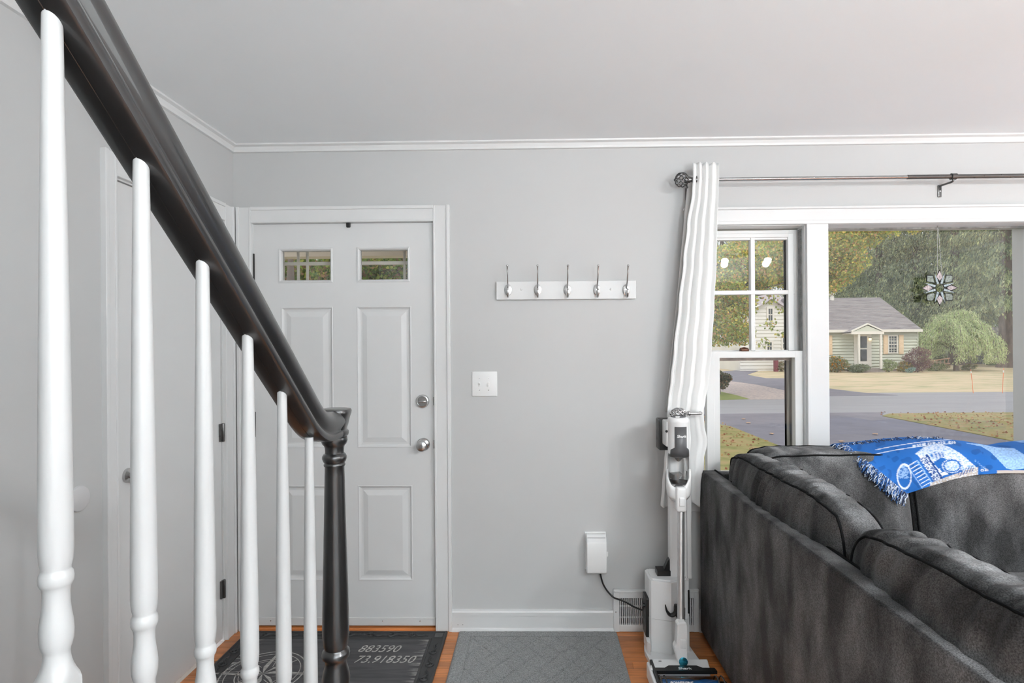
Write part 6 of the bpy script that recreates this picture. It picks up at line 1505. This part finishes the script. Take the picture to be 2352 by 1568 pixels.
for i in range(nu+1):
    t = -1 + 2*i/nu; wv_ = 0.42*(1-abs(t)**2.4); rise_ = 0.12*abs(t)**3
    for j in range(nv+1):
        a = math.pi*j/nv; v.append((cpx.x + t*cl_/2*1.0 + 0.0, YC - wv_*math.cos(a), gz_(YC) + 0.42 + rise_ - 0.36*math.sin(a)*(1-0.4*abs(t)**3)))
f = [(i*(nv+1)+j, i*(nv+1)+j+1, (i+1)*(nv+1)+j+1, (i+1)*(nv+1)+j) for i in range(nu) for j in range(nv)]
can = thing('canoe', 'green canoe resting on the ground beside the shed', 'canoe', (cpx.x, YC, gz_(YC)))
o = cn.add(v, f).build('hull', CAN, can, 180); s = o.modifiers.new('thickness', 'SOLIDIFY'); s.thickness = 0.03
MB().tube([v[i*(nv+1)] for i in range(nu+1)], 0.025, 6).tube([v[i*(nv+1)+nv] for i in range(nu+1)], 0.025, 6).build('gunwale', HW, can, 60)
LADW = M('weathered_timber', rgb(168, 140, 118), 0.8, var=(5, 0.15)); YLd = 41.0
la, lb = at_y(2138, 833, YLd), at_y(2186, 822, YLd); lad = thing('wooden_ladder', 'wooden ladder leaning low beside the burgundy bush', 'ladder', (la.x, YLd, gz_(YLd)))
for dz_ in (0.0, 0.38):
    MB().tube([(la.x, YLd - 0.02, gz_(YLd) + 0.12 + dz_), (lb.x, YLd + 0.2, gz_(YLd) + 0.32 + dz_)], 0.045, 6).build('rail', LADW, lad)
for k in range(5):
    t = 0.1 + 0.2*k; x = la.x + (lb.x-la.x)*t; MB().tube([(x, YLd + 0.2*t, gz_(YLd) + 0.10 + 0.2*t), (x + 0.05, YLd + 0.2*t, gz_(YLd) + 0.52 + 0.2*t)], 0.03, 6).build('rung', LADW, lad)
for dx_ in (0.1, 0.9):
    x = la.x + (lb.x-la.x)*dx_; MB().box(x - 0.04, x + 0.04, YLd - 0.02, YLd + 0.25, gz_(YLd) - 0.05, gz_(YLd) + 0.2).build('foot', LADW, lad)
ORG = M('orange_stake', rgb(232, 128, 78), 0.5, var=(6, 0.05))
for px0, py0, px1, py1, lab in ((2229.5, 848, 2236, 903, 'thin orange driveway marker stake in front of the weeping tree'), (2305, 846, 2302.5, 903, 'thin orange driveway marker stake in front of the bare conifer trunk')):
    b = at_g(px1, py1); t_ = at_y(px0, py0, b.y); s = thing('marker_stake', lab, 'stake', tuple(b))
    MB().tube([b + Vector((0, 0, -0.1)), b.lerp(t_, 0.5), t_], 0.011, 8).build('rod', ORG, s, 60)
    MB().tube([b.lerp(t_, 0.84), b.lerp(t_, 0.93)], 0.019, 8).build('reflective_band', HW, s, 60)
pp = at_g(1667, 845); pk = MB(); PUM = M('pumpkin_skin', rgb(226, 122, 66), 0.5, var=(6, 0.08)); pum = thing('pumpkin', 'small orange pumpkin on the lawn by the white house', 'pumpkin', tuple(pp)); v = []; k_ = 0.24
for i in range(11):
    ph = -math.pi/2 + math.pi*i/10
    for j in range(24):
        a = 2*math.pi*j/24; r = k_*math.cos(ph)*(1 + 0.08*math.cos(8*a)); v.append((pp.x + r*math.cos(a), pp.y + r*math.sin(a), pp.z + 0.18 + 0.19*math.sin(ph)))
pk.add(v, [(i*24+j, i*24+(j+1) % 24, (i+1)*24+(j+1) % 24, (i+1)*24+j) for i in range(10) for j in range(24)]).build('body', PUM, pum, 180)
MB().tube([(pp.x, pp.y, pp.z + 0.34), (pp.x + 0.02, pp.y, pp.z + 0.45)], 0.03, 6).build('stem', BARK, pum)

# entry porch outside the front door ---------------------------------------
POR = M('porch_cream', rgb(214, 202, 184), 0.6, var=(3, 0.03)); pz1 = at_y(790, 592, 4.3).z
po = struct('entry_porch', 'small cream porch roof and slab outside the front door', (-1.0, 3.6, -0.4), 'porch')
MB().box(-2.1, 0.35, 4.22, 4.34, pz1, pz1 + 0.20).build('beam', POR, po)
MB().box(-2.1, 0.35, D + WT, 4.34, pz1 + 0.20, pz1 + 0.26).build('porch_ceiling', POR, po)
MB().prism([(D + WT, pz1 + 0.26), (4.5, pz1 + 0.24), (4.5, pz1 + 0.30), (D + WT, pz1 + 0.75)], 'x', -2.2, 0.45).build('porch_roof', SHINGLE, po)
for x in (-2.02, 0.27): MB().bev(x - 0.06, x + 0.06, 4.22, 4.34, -0.12, pz1, 0.008, 1).build('porch_post', POR, po)
MB().bev(-2.2, 0.45, D + WT, 4.4, -0.48, -0.12, 0.02, 1).build('porch_slab', STONE, po)
